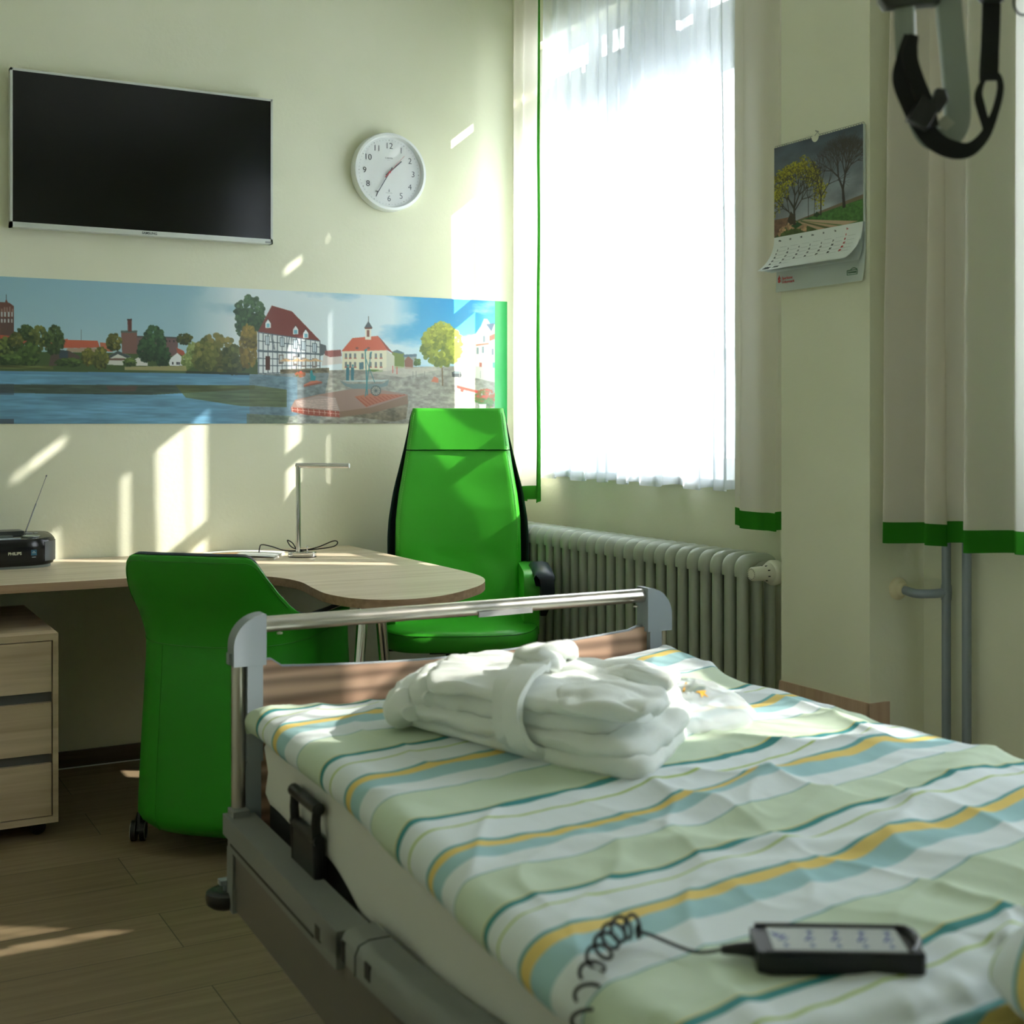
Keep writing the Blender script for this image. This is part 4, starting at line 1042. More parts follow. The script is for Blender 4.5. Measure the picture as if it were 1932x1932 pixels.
# ------------------------------------------------------------ radiator
def radiator():
    M_ = mat('radiator_enamel', (176, 184, 170), .32, bump=.05, bscale=30)
    y0, pitch, n = -.300, .0605, 25
    zt, zb = .842, .14; xf, xb = -.186, -.046
    root = empty('radiator', ((xf + xb) / 2, y0 - pitch * n / 2, zb), label='grey-green column radiator below the curtained window', cat='radiator')
    def section():
        bm = B(); xm = (xf + xb) / 2
        for x in (xf + .017, xm, xb - .017):
            tube(bm, [(x, 0, zb + .03), (x, 0, zt - .04)], .0165, 10, caps=False, r2=.019)
        for zc, sg in ((zt - .036, 1), (zb + .034, -1)):
            path = [(xf + .016, 0, zc - sg * .030), (xf + .016, 0, zc - sg * .004), (xf + .030, 0, zc + sg * .012), (xf + .055, 0, zc + sg * .015), (xb - .055, 0, zc + sg * .015), (xb - .030, 0, zc + sg * .012), (xb - .016, 0, zc - sg * .004), (xb - .016, 0, zc - sg * .030)]
            tube(bm, smooth_path(path, 3), .022, 12, r2=.0265)
        cyl(bm, (xm, -pitch / 2, zt - .045), (xm, pitch / 2, zt - .045), .024, 14); cyl(bm, (xm, -pitch / 2, zb + .045), (xm, pitch / 2, zb + .045), .024, 14)
        return bm
    first = None
    for i in range(n):
        if first is None:
            bm = section(); bmesh.ops.translate(bm, verts=bm.verts, vec=(0, y0, 0)); first = fin('radiator_section', bm, M_, root, world=True, smooth=60)
        else:
            o = first.copy(); COL.objects.link(o); o.parent = root; o.location = (0, -pitch * i, 0)
    ye = y0 - pitch * (n - .5)
    for y in (y0 - .1, ye + .1):
        bm = B(); box(bm, (-.15, y - .02, 0), (-.08, y + .02, zb + .01)); fin('foot', bm, M_, root, world=True)
    # thermostat valve, pointing into the room
    WP = mat('valve_white', (222, 222, 206), .4); BR = mat('brass_fitting', (120, 88, 50), .4, .7)
    v = empty('thermostat_valve', (-.115, ye - .06, zt - .048), label='white thermostat valve on the right end of the radiator', cat='valve')
    c = Vector((-.115, ye - .055, zt - .050))
    bm = B(); lathe(bm, [(.012, .03), (.030, .022), (.037, .008), (.038, -.012), (.034, -.020), (.031, -.022)], 32, c, 'X'); fin('head_collar', bm, WP, v, world=True)
    bm = B(); lathe(bm, [(.031, -.020), (.030, -.026), (.0225, -.040), (.0205, -.085), (.018, -.089), (0, -.0895)], 32, c, 'X'); fin('turn_knob', bm, WP, v, world=True)
    bm = B()
    for k in range(16):
        a = 2 * PI * k / 16; p = c + Vector((-.0896, math.cos(a) * .015, math.sin(a) * .015)); box(bm, (p.x - .0004, p.y - .001, p.z - .001), (p.x + .0006, p.y + .001, p.z + .001))
    for k in range(8):
        a = 2 * PI * k / 8 + .3; p = c + Vector((-.0385, math.cos(a) * .0232, math.sin(a) * .0232)); box(bm, (p.x - .004, p.y - .0016, p.z - .0016), (p.x + .004, p.y + .0016, p.z + .0016))
    fin('knob_marks', bm, BLACKP, v, world=True)
    bm = B(); cyl(bm, c + Vector((.01, 0, 0)), c + Vector((.03, 0, 0)), .012); cyl(bm, c + Vector((.02, .03, 0)), c + Vector((.02, -.045, 0)), .011); cyl(bm, c + Vector((.02, -.030, 0)), c + Vector((.02, -.052, 0)), .0165, 6); fin('fitting', bm, BR, v, world=True)
    bm = B(); cyl(bm, c + Vector((.02, -.050, 0)), (c.x + .02, -1.963, c.z), .0115); o = fin('radiator_pipe', bm, bpy.data.materials['pipe_grey'])
    tag(o, 'short grey pipe from the radiator valve into the pillar', 'pipe')
radiator()

def pipes():
    X = -.032
    r1 = empty('heating_pipe', (X, -2.424, 0), label='left grey heating pipe with a side branch under the right curtain', cat='pipe')
    bm = B(); cyl(bm, (X, -2.424, 0), (X, -2.424, 3.04), .0118, 24); fin('riser', bm, PIPE, r1, world=True)
    bm = B(); tube(bm, smooth_path([(-.098, -2.316, .797), (-.098, -2.345, .795), (-.090, -2.375, .790), (-.062, -2.41, .792), (-.032, -2.424, .795)], 5), .0118, 20); lathe(bm, [(.013, -.02), (.0145, 0), (.013, .02)], 20, (X, -2.424, .795)); fin('branch', bm, PIPE, r1, world=True)
    bm = B(); lathe(bm, [(.030, 0), (.030, -.006), (.026, -.012), (.0185, -.016), (.0150, -.028), (.0118, -.028)], 32, (-.098, -2.315, .797), 'Y'); fin('rosette', bm, mat('cream_rosette', (214, 206, 172), .5), r1, world=True)
    bm = B(); cyl(bm, (X, -2.492, 0), (X, -2.492, 3.04), .0118, 24); tag(fin('heating_pipe', bm, PIPE), 'right plain grey heating pipe under the right curtain', 'pipe')
pipes()

# ------------------------------------------------------------ wall calendar on the pillar
def calendar():
    X0 = -.197; YL, YR = -1.944, -2.302; ZT, ZP, ZB = 2.030, 1.772, 1.650
    root = empty('wall_calendar', (X0, (YL + YR) / 2, 1.62), label='wall calendar with a photo of trees by a field track on the pillar', cat='calendar')
    w, h = 300, 230
    def mp(px, py):
        p = atp(px, py, 0, -.20); return ((YL - p.y) / (YL - YR) * w, (ZT - p.z) / (ZT - ZP) * h)
    C = Canvas(w, h, mp); a = C.a
    yy = np.linspace(0, 1, h)[:, None, None]
    a[:] = np.array((70, 84, 100.)) * (1 - yy) + np.array((176, 182, 188.)) * yy
    cl = vnoise(h, w, 40, 90, 5, 5)[..., None]; a[:] = a * (.72 + .5 * cl)
    def raw(p, c, al=1): C.poly([(x * w, y * h) for x, y in p], c, al, raw=True)
    nn = vnoise(h, w, 5, 7, 6, 3)[..., None]
    raw([(.28, .86), (1, .76), (1, 1), (.0, 1.01), (0, .9), (.2, .86)], np.array((74, 122, 58.)) * (.7 + .5 * nn)); raw([(.28, .85), (1, .72), (1, .765), (.28, .862)], (120, 104, 84))
    raw([(0, .80), (.22, .80), (.12, .92), (0, 1)], np.array((128, 98, 78.)) * (.75 + .4 * nn)); raw([(.0, 1), (.14, .90), (.2, .84), (.3, .86), (.5, 1)], np.array((88, 110, 56.)) * (.6 + .5 * nn))
    raw([(.28, .87), (.31, .865), (.76, 1.0), (.52, 1.0)], (188, 160, 130)); raw([(.30, .872), (.33, .87), (.66, 1.0), (.60, 1.0)], (92, 100, 60)); raw([(.32, .865), (.36, .86), (.95, .985), (.8, 1.0)], (186, 160, 134))
    rs = np.random.RandomState(4)
    for i in range(90):
        x = .05 + .33 * rs.rand(); y = .93 + .06 * rs.rand() - .06 * math.sin((x - .05) / .33 * PI)
        k = rs.rand(); c = (150 + 60 * k, 120 + 50 * k, 90 + 40 * k); raw([(x + .016 * math.cos(t), y + .014 * math.sin(t)) for t in (0, 1.2, 2.2, 3.3, 4.2, 5.2)], c)
    raw([(.2, .90), (.28, .87), (.34, .91), (.26, .94)], (40, 84, 44))
    def branch(x, y, ang, L, wd, depth, col, spread=.5, leaf=None):
        x2 = x + math.cos(ang) * L; y2 = y - math.sin(ang) * L * w / h
        p = (x * w, y * h); q = (x2 * w, y2 * h); d = np.array(q) - np.array(p); n = np.array((-d[1], d[0])) / (np.hypot(*d) + 1e-6) * wd / 2
        C.poly([tuple(np.array(p) + n), tuple(np.array(q) + n * .7), tuple(np.array(q) - n * .7), tuple(np.array(p) - n)], col, .95 if wd > 1 else .7, raw=True)
        if leaf and depth < 3 and rs.rand() < .85:
            for _ in range(3):
                k = rs.rand(); lx, ly = x2 + rs.randn() * .015, y2 + rs.randn() * .015
                raw([(lx + .012 * math.cos(t), ly + .010 * math.sin(t)) for t in (0, 1.3, 2.6, 4, 5.2)], (leaf[0] * (.6 + .5 * k), leaf[1] * (.6 + .5 * k), leaf[2] * (.6 + .4 * k)), .75)
        if depth:
            for k in range(3 if depth > 1 else 3): branch(x2, y2, ang + (k - 1) * spread + rs.randn() * .16, L * (.74 + .14 * rs.rand()), wd * .64, depth - 1, col, spread, leaf)
    bk = (58, 52, 50)
    branch(.245, .90, 1.60, .14, 9, 5, (54, 50, 40), .50, (176, 170, 50)); branch(.245, .84, 2.3, .10, 4, 4, (54, 50, 40), .5, (176, 170, 50)); branch(.25, .74, .8, .11, 4, 4, (54, 50, 40), .5, (176, 170, 50))
    branch(.80, .82, 1.66, .15, 10, 6, bk, .46); branch(.545, .85, 1.55, .15, 5, 4, bk, .4); branch(.405, .86, 1.57, .16, 2.5, 3, bk, .35); branch(.47, .85, 1.5, .12, 2, 3, bk, .35)
    raw([(.16, .84), (.20, .74), (.25, .80), (.26, .88), (.2, .89)], (66, 58, 44)); raw([(.46, .84), (.5, .80), (.54, .84), (.5, .86)], (46, 66, 38))
    PMc = print_mat('calendar_print', .35)
    def P(U, V): return (np.full(U.shape, X0 - .010) - .0 * V, YL + (YR - YL) * U, ZT + (ZP - ZT) * V)
    C.build('photo_print', PMc, root, P)
    PAP = mat('calendar_paper', (222, 230, 228), .55); PAPB = mat('calendar_back_sheet', (196, 206, 202), .6)
    def curl(u, v):   # v 0..1 from the photo's lower edge down; leaves the wall and sweeps out
        z = ZP + (ZB - ZP) * (v - .10 * v * v); return Vector((X0 - .0102 - .052 * v ** 2 , YL + (YR - YL) * u + .012 * v * v, z + .012 * v * v))
    bm = B(); grid(bm, 6, 16, curl); o = fin('month_sheet', bm, PAP, root, world=True)
    for k in range(4):
        bm = B(); f = .80 - .2 * k
        grid(bm, 6, 12, lambda s, t: curl(s, t) + Vector((.0014 * (k + 1) + .052 * (1 - f) * t * t, 0, -.001 * k * t))); fin('page', bm, PAP, root, world=True)
    bm = B(); grid(bm, 6, 24, lambda s, t: Vector((X0 - .001 - .006 * (1 - t) - .014 * max(0, (t - .75) / .25) ** 2 * (.4 + .6 * s), YL + (YR - YL) * s - .002, ZT - .002 + (1.617 - ZT) * t))); fin('back_sheet', bm, PAPB, root, world=True)
    bm = B(); box(bm, (X0 - .009, YR, ZP), (X0 - .002, YL, ZT)); fin('sheet_stack', bm, PAP, root, world=True)
    # writing on the month sheet
    def tf(u, v, off=.0006):
        p = curl(u, v); q = curl(u, v + .01); yv = (p - q).normalized(); n = Vector((0, -1, 0)).cross(yv).normalized()
        return basis(p + n * off, (0, -1, 0), yv)
    ink = mat('calendar_ink', (70, 78, 84), .7); red = mat('calendar_red', (196, 60, 66), .7); soft = mat('calendar_line', (160, 170, 170), .7)
    bi, br, bl = B(), B(), B()
    cols = ['M', 'D', 'M', 'D', 'F', 'S', 'S']
    for c in range(7):
        u = .06 + c * .128; add_text(br if c == 6 else bi, ['Mo', 'Di', 'Mi', 'Do', 'Fr', 'Sa', 'So'][c], .0075, tf(u, .10), align='LEFT')
    for r in range(6):
        for c in range(7):
            u = .06 + c * .128; v = .24 + r * .108; dnum = r * 7 + c - 5
            if r == 5 and c > 1: continue
            M = tf(u, v); add = B(); box(add, (.010, -.0042, -.0001), (.040, -.0037, .0001)); bmesh.ops.transform(add, matrix=M, verts=add.verts); me = bpy.data.meshes.new('t'); add.to_mesh(me); add.free(); bl.from_mesh(me); bpy.data.meshes.remove(me)
            if 1 <= dnum <= 31: add_text(br if c == 6 else bi, str(dnum), .0080, M, align='LEFT', bold=.0003 if c >= 5 else 0)
    add_text(bi, 'März', .013, tf(.045, .92), align='LEFT', shear=.25, bold=.0006); add_text(bl, '2026', .012, tf(.155, .92), align='LEFT', shear=.25)
    fin('date_numerals', bi, ink, root, world=True, smooth=0); fin('sunday_numerals', br, red, root, world=True, smooth=0); fin('grid_lines', bl, soft, root, world=True, smooth=0)
    # marks on the back sheet
    def tb(y, z): return basis((X0 - .0102, y, z), (0, -1, 0), (0, 0, 1))
    bm = B(); yy0 = YL - .022
    add_text(bm, 'S', .020, tb(yy0, 1.648), bold=.0014); cyl(bm, (X0 - .0100, yy0, 1.6595), (X0 - .0104, yy0, 1.6595), .002, 12)
    add_text(bm, 'Sparkasse', .0115, tb(yy0 - .012, 1.652), align='LEFT'); add_text(bm, 'Uckermark', .0115, tb(yy0 - .012, 1.641), align='LEFT'); fin('bank_mark', bm, red, root, world=True, smooth=0)
    bm = B(); yr = YR + .060
    for zz in (1.6355, 1.6475): box(bm, (X0 - .0104, yr - .038, zz - .0008), (X0 - .0100, yr, zz + .0008))
    for y in (yr, yr - .038): box(bm, (X0 - .0104, y - .0008, 1.6355), (X0 - .0100, y + .0008, 1.6475))
    tube(bm, [(X0 - .0102, yr - .012 - .026 * k / 8, 1.6475 + .006 * math.sin(PI * k / 8)) for k in range(9)], .0008, 4)
    add_text(bm, 'UCKERMARK', .0055, tb(yr - .019, 1.6415)); fin('region_mark', bm, mat('mark_green', (50, 120, 70), .6), root, world=True, smooth=0)
    bm = B(); N = 36; WB = mat('binding_wire', (120, 126, 130), .3, .8)
    for k in range(N):
        u = (k + .5) / N
        if .44 < u < .53: continue
        y = YL + (YR - YL) * u
        tube(bm, [(X0 - .005 + .0065 * math.cos(q * PI / 5), y, ZT + .001 + .005 * math.sin(q * PI / 5)) for q in range(10)], .0006, 4, closed=True)
    fin('spiral_binding', bm, WB, root, world=True)
    bm = B(); ym = YL + (YR - YL) * .485; prism(bm, [(ym + .015 * math.cos(PI + PI * k / 12), ZT + .003 + .017 * math.sin(PI + PI * k / 12)) for k in range(13)], X0 - .0112, X0 - .0105, axes='YZX'); fin('thumb_cut', bm, WALL, root, world=True)
    bm = B(); tube(bm, [(X0 - .004, ym + .012, ZT + .004), (X0 - .003, ym, ZT + .014), (X0 - .004, ym - .012, ZT + .004)], .0007, 5); cyl(bm, (X0 + .01, ym, ZT + .015), (X0 - .010, ym, ZT + .017), .0012, 8); fin('hanger', bm, WB, root, world=True)
calendar()

# ------------------------------------------------------------ care bed
BA = math.radians(-1.8)
BO = Vector((-1.896, -2.241, 0))
BW = 1.066
def bed():
    root = empty('care_bed', BO, BA, label='adjustable care bed with wood footboard, metal top rail and grey folded side rails', cat='bed')
    OAK = wood('footboard_oak', (206, 172, 148), (176, 138, 114), 'X', .55, .38, rings=.5)
    def board(y0, y1, top=True):
        pts = [(.060, .36), (BW - .060, .36)]
        zs = lambda x: .718 + .030 * abs((x - .45) / .55) ** 1.7 if x < .96 and x > .10 else .752 if x >= .96 else .748
        xs = [BW - .060 - (BW - .120) * k / 40 for k in range(41)]
        pts += [(x, zs(x)) for x in xs]
        bm = B(); prism(bm, pts, y0, y1, axes='XZY'); fin('footboard_panel' if y0 > -1 else 'headboard_panel', bm, OAK, root, bevel=.004, seg=3)
        bm = B(); tube(bm, [(x, (y0 + y1) / 2, zs(x) + .0005) for x in xs], .0035, 6); fin('panel_edge_strip', bm, BEDGREY, root)
    for yy, hname in ((0, 'footboard'), (-2.16, 'headboard')):
        board(yy - .022, yy - .002)
        yc = yy - .012
        # posts : chrome tube outside, grey flat profile inside, curved grey corner on top
        for s, x0 in ((1, 0), (-1, BW)):
            X = lambda q: x0 + s * q
            bm = B(); tube(bm, [(X(.017), yc, .34), (X(.017), yc, .755)], .0150, 20); fin('post_tube', bm, ALU, root)
            bm = B(); a, b = sorted((X(.0285), X(.061))); box(bm, (a, yc - .026, .545), (b, yc + .022, .752)); box(bm, (a, yc - .012, .30), (b, yc + .018, .55)); fin('post_cover', bm, BEDGREY if hname == 'footboard' else BEDGREY, root, bevel=.006, seg=3)
            bm = B(); poly = []
            R = .066
            for k in range(13):
                t = PI / 2 + (PI / 2) * k / 12; poly.append((R + R * math.cos(t), .846 - R + R * math.sin(t)))
            poly += [(0, .742), (.068, .742), (.068, .846)]
            poly = [(X(p[0]), p[1]) for p in poly]
            prism(bm, poly, yc - .027, yc + .023, axes='XZY'); fin('corner_cap', bm, BEDGREY, root, bevel=.010, seg=4, smooth=50)
            bm = B(); a, b = sorted((X(-.006), X(.004))); box(bm, (a, yc - .012, .745), (b, yc + .010, .768)); fin('cap_button', bm, BEDGREY, root, bevel=.004)
        bm = B(); tube(bm, [(.066, yc, .822), (BW - .066, yc, .826)], .0185, 24, r2=.0165); fin('top_rail', bm, ALU, root)
        if hname == 'footboard':
            bm = B(); ribbon(bm, [(.555, yc - .019, .812), (.69, yc - .019, .814)], [.012, .012], (0, 0, 1), .005); fin('label_holder', bm, mat('clear_plastic_strip', (170, 170, 170), .25, .2), root, bevel=.002)
            bm = B()
            for x in (.098, BW - .098): lathe(bm, [(.006, 0), (.006, .003), (0, .005)], 12, (x, yc - .02, .803), 'Z')
            fin('screw_cap', bm, ALU, root)
    # deck frame
    bm = B(); box(bm, (.075, -2.13, .36), (BW - .075, -.04, .46)); fin('deck_frame', bm, DKGREY, root, bevel=.006)
    bm = B(); box(bm, (.16, -1.95, .12), (.90, -.25, .17))
    for y in (-.55, -1.65): box(bm, (.2, y - .03, .17), (.26, y + .03, .37)); box(bm, (.80, y - .03, .17), (.86, y + .03, .37))
    fin('chassis', bm, DKGREY, root, bevel=.006)
    for x in (.2, .86):
        for y in (-.3, -1.9):
            bm = B(); cyl(bm, (x - .015, y, .062), (x + .015, y, .062), .062, 28); box(bm, (x - .022, y - .02, .06), (x + .022, y + .02, .13)); fin('castor', bm, BLACKP, root, bevel=.003)
    # side panels and folded guard rails, both long sides
    for s, x0 in ((1, 0), (-1, BW)):
        X = lambda q: x0 + s * q
        def sbox(bm, q0, q1, y0, y1, z0, z1):
            a, b = sorted((X(q0), X(q1))); box(bm, (a, y1, z0), (b, y0, z1))
        bm = B(); sbox(bm, .0, .016, -.05, -2.12, .252, .392); sbox(bm, .0, .050, -.05, -2.12, .385, .398); fin('side_panel', bm, PANELGREY, root, bevel=.004)
        bm = B(); sbox(bm, -.006, .018, -.006, -.05, .245, .372); sbox(bm, -.004, .03, -.006, -.05, .30, .45); fin('panel_end_cover', bm, RAILGREY, root, bevel=.005, seg=3)
        bm = B(); sbox(bm, -.014, .046, -.004, -.705, .396, .438); sbox(bm, -.014, .046, -.645, -.705, .378, .43); sbox(bm, -.010, .012, -.03, -.69, .372, .420); fin('guard_rail', bm, RAILGREY, root, bevel=.011, seg=4, smooth=50)
        bm = B(); sbox(bm, -.0145, -.012, -.60, -.625, .392, .416); fin('rail_latch', bm, DKGREY, root); bm = B(); sbox(bm, -.0112, -.0095, -.05, -.58, .384, .3885); fin('rail_slot_shade', bm, DKGREY, root)  # thin dark strip stands in for the shade inside the open slot
        # second rail starts behind a gap and climbs with the back rest
        def rl(y): return .062 * sm((-y - .80) / .9) * 1.0
        bm = B(); prof = [(-.016, .0), (-.016, .030), (-.010, .044), (.006, .050), (.040, .050), (.046, .042), (.046, .0)]
        ysx = [-.735 - k * .04 for k in range(34)]; R = []
        for y in ysx: R.append([bm.verts.new((X(p[0]), y, p[1] + .405 + rl(y))) for p in prof])
        for i in range(len(R) - 1):
            for k in range(7): bm.faces.new((R[i][k], R[i][(k + 1) % 7], R[i + 1][(k + 1) % 7], R[i + 1][k]))
        bm.faces.new(R[0]); bm.faces.new(R[-1]); g = fin('guard_rail', bm, RAILGREY, root, bevel=.004, seg=2, smooth=50)
        bm = B(); tube(bm, [(X(p[0] * 1.03 - .0006), -.80, p[1] + .4052) for p in prof[:5]], .0012, 5); fin('rail_seam', bm, DKGREY, root)
        for ya_, yb_, za_, zb_ in ((-.84, -.862, .418, .442), (-.738, -.752, .405, .438)): bm = B(); sbox(bm, -.0175, -.015, ya_, yb_, za_, zb_); fin('rail_latch', bm, DKGREY, root)
        bm = B()   # bracket that keeps the mattress in place
        for y in (-.335, -.46): tube(bm, [(X(.040), y, .42), (X(.034), y, .535), (X(.036), y, .562)], [.010, .009, .009], 10, r2=[.008, .008, .008])
        tube(bm, [(X(.036), -.325, .562), (X(.036), -.47, .562)], .012, 10); tube(bm, [(X(.038), -.325, .505), (X(.038), -.47, .505)], .011, 10); sbox(bm, .03, .05, -.33, -.465, .41, .505); fin('mattress_bracket', bm, BLACKP, root, smooth=60)
    # horizontal bumper rollers at the foot corners
    for s, x0 in ((1, 0), (-1, BW)):
        c = Vector((x0 - s * .004, .010, .262)); bm = B(); lathe(bm, [(0, -.020), (.030, -.020), (.040, -.012), (.042, 0), (.040, .010), (.028, .016), (.015, .012), (0, .012)], 32, c); r = fin('bumper_roller', bm, BLACKP, root, smooth=50)
        bm = B(); cyl(bm, c + Vector((0, 0, .010)), c + Vector((0, 0, .03)), .006, 12); a, b = sorted((c.x - s * .014, c.x + s * .02)); box(bm, (a, c.y - .012, c.z + .026), (b, c.y + .010, c.z + .036)); fin('roller_axle', bm, BEDGREY, r)
    # trapeze pole rising at the head end (out of the picture)
    bm = B(); tube(bm, smooth_path([(.53, -2.20, .35), (.53, -2.20, 1.9), (.54, -2.12, 2.12), (.62, -1.80, 2.20), (.66, -1.36, 2.20)], 6), .017, 16); fin('trapeze_pole', bm, ALU, root)
bed()

def bedpt(x, y, z): return BO + Matrix.Rotation(BA, 3, 'Z') @ Vector((x, y, z))

def mattress():
    o = empty('mattress', bedpt(.53, -1.05, .46), BA, label='white sheet-covered mattress on the care bed under the striped duvet', cat='mattress')
    M_ = cloth('white_sheet', (222, 222, 216), 0, .05, bump=.1, bscale=600)
    bm = B(); x0, x1, y0, y1, z0, z1 = .052, 1.012, -.032, -2.09, .462, .618
    prof = [(.02, 0), (.004, .012), (0, .03), (0, .075), (.0, .120), (.006, .142), (.022, .155), (.05, .157)]
    N = 400; rows = []
    def outline(d):
        P = []; r = .07
        cs = [(x1 - r, y0 - r, 0), (x0 + r, y0 - r, PI / 2), (x0 + r, y1 + r, PI), (x1 - r, y1 + r, 3 * PI / 2)]
        for i, (cx, cy, a0) in enumerate(cs):
            for k in range(16): a = a0 + PI / 2 * k / 15; P.append((cx + (r - d) * math.cos(a), cy + (r - d) * math.sin(a)))
            nx, ny, a1 = cs[(i + 1) % 4]; p = P[-1]; q = (nx + (r - d) * math.cos(a1), ny + (r - d) * math.sin(a1))
            m = 90 if i in (1, 3) else 40
            for k in range(1, m): P.append((p[0] + (q[0] - p[0]) * k / m, p[1] + (q[1] - p[1]) * k / m))
        return P
    for d, zz in prof:
        row = []
        for (x, y) in outline(d):
            w = 0
            if .01 < zz < .15:
                w = .017 * noise.noise(Vector((y * 3.2 + zz * 14, zz * 20 - y * 2, x * 3))) + .005 * noise.noise(Vector((y * 9 + zz * 30, zz * 30, 3)))
            sx = -1 if x < .5 else 1
            row.append(bm.verts.new((x + sx * w - .53, y + 1.05, zz + .4 * w - .045 * sm((-y - .42) / .25) * (1 if zz < .05 and abs(x - .53) > .4 else 0))))
        rows.append(row)
    n = len(rows[0])
    for i in range(len(rows) - 1):
        for k in range(n): bm.faces.new((rows[i][k], rows[i][(k + 1) % n], rows[i + 1][(k + 1) % n], rows[i + 1][k]))
    bm.faces.new(rows[0][::-1]); bm.faces.new(rows[-1])
    fin('sheet', bm, M_, o, smooth=80)
mattress()

# striped bed linen: pattern coordinate stored per vertex
def stripe_mat(name, dim=1.0, translu=.08):
    m = bpy.data.materials.new(name); t = NT(m)
    a = t.new('ShaderNodeAttribute'); a.attribute_name = 'stripe'
    f = t.new('ShaderNodeMath', operation='FRACT'); t.link(a.outputs['Fac'], f.inputs[0])
    r = t.new('ShaderNodeValToRGB'); cr = r.color_ramp; cr.interpolation = 'CONSTANT'
    Wh = (226, 234, 236); Ye = (230, 204, 122); Bl = (164, 202, 206); Te = (70, 146, 148); Gr = (206, 221, 198); Li = (178, 200, 120); Tt = (110, 170, 174)
    st = [(0, Ye), (.062, Bl), (.18, Wh), (.345, Tt), (.353, Gr), (.655, (214, 200, 120)), (.662, Te), (.70, Wh), (.79, Li), (.806, Wh), (.975, Tt)]
    cr.elements[0].position = 0; cr.elements[0].color = rgba(st[0][1]); cr.elements[1].position = st[1][0]; cr.elements[1].color = rgba(st[1][1])
    for p, c in st[2:]: e = cr.elements.new(p); e.color = rgba(c)
    t.link(f.outputs[0], r.inputs[0])
    d = t.new('ShaderNodeBsdfDiffuse'); l = t.new('ShaderNodeBsdfTranslucent'); mx = t.new('ShaderNodeMixShader'); mx.inputs[0].default_value = translu
    t.link(r.outputs[0], d.inputs[0]); t.link(r.outputs[0], l.inputs[0]); t.link(d.outputs[0], mx.inputs[1]); t.link(l.outputs[0], mx.inputs[2]); 
    gl = t.new('ShaderNodeBsdfGlossy'); gl.inputs['Roughness'].default_value = .5; m2 = t.new('ShaderNodeMixShader'); m2.inputs[0].default_value = .035
    t.link(mx.outputs[0], m2.inputs[1]); t.link(gl.outputs[0], m2.inputs[2]); t.link(m2.outputs[0], t.out.inputs[0])
    tc = t.new('ShaderNodeTexCoord'); n = t.new('ShaderNodeTexNoise'); n.inputs['Scale'].default_value = 22; n.inputs['Detail'].default_value = 5; n.inputs['Distortion'].default_value = .6
    bp = t.new('ShaderNodeBump'); bp.inputs['Strength'].default_value = .35; bp.inputs['Distance'].default_value = .004
    t.link(tc.outputs['Object'], n.inputs['Vector']); t.link(n.outputs[0], bp.inputs['Height']); t.link(bp.outputs[0], d.inputs['Normal'])
    return m
STRIPE = stripe_mat('striped_linen')
def stripe_attr(o, vals):
    at = o.data.attributes.new('stripe', 'FLOAT', 'POINT'); at.data.foreach_set('value', np.array(vals, np.float32))

def gauss(x, y, cx, cy, sx, sy, rot=0.0):
    c, s = math.cos(rot), math.sin(rot); u = (x - cx) * c + (y - cy) * s; v = -(x - cx) * s + (y - cy) * c
    return math.exp(-(u / sx) ** 2 - (v / sy) ** 2)

def duvet_h(x, y):
    """wrinkle height above the duvet's mean surface"""
    h = .010 * noise.noise(Vector((x * 3.1 + 4, y * 2.6, 1.7)))
    h += .012 * noise.noise(Vector((x * 7.5 + .8 * y, y * 2.1, 5.3))) * sm((x - .15) / .3)
    r = 1 - abs(noise.noise(Vector((x * 4.2 + y * 1.3, y * 2.6 - x, 9.1)))) * 2.0
    h += .012 * max(0, r) ** 4 * sm((x - .2) / .3)
    r2 = 1 - abs(noise.noise(Vector((x * 6 - y * 3.5, y * 4 + x * 2, 19.1)))) * 2.2
    h += .006 * max(0, r2) ** 3
    h += .0022 * noise.noise(Vector((x * 26 + y * 5, y * 16, 3.3)))
    h += .020 * gauss(x, y, .98, -.16, .16, .12) + .014 * gauss(x, y, .62, -1.02, .30, .035, .35) - .012 * gauss(x, y, .60, -.93, .28, .05, .25)
    h += .012 * gauss(x, y, .80, -1.18, .25, .03, .5) + .010 * gauss(x, y, .40, -1.24, .2, .025, -.5)
    h -= .016 * gauss(x, y, .28, -.06, .19, .12)
    flat = gauss(x, y, .44, -.55, .26, .34); h *= (1 - .8 * flat)
    flat = gauss(x, y, .23, -1.58, .14, .09); h *= (1 - .9 * flat)
    return h
def duvet_z(x, y): return .668 + .020 * sm(x / 1.0) + duvet_h(x, y)
KN = ([-1.80, -1.36, -1.055, -.658, -.238, .14], [-1.12, 0, 1, 2, 3, 4])
def stripe_of(x, y):
    q = y - .115 * x - .0
    q += .010 * noise.noise(Vector((x * 5, y * 3, 7)))
    return -interp(q + .012, *KN) + 10
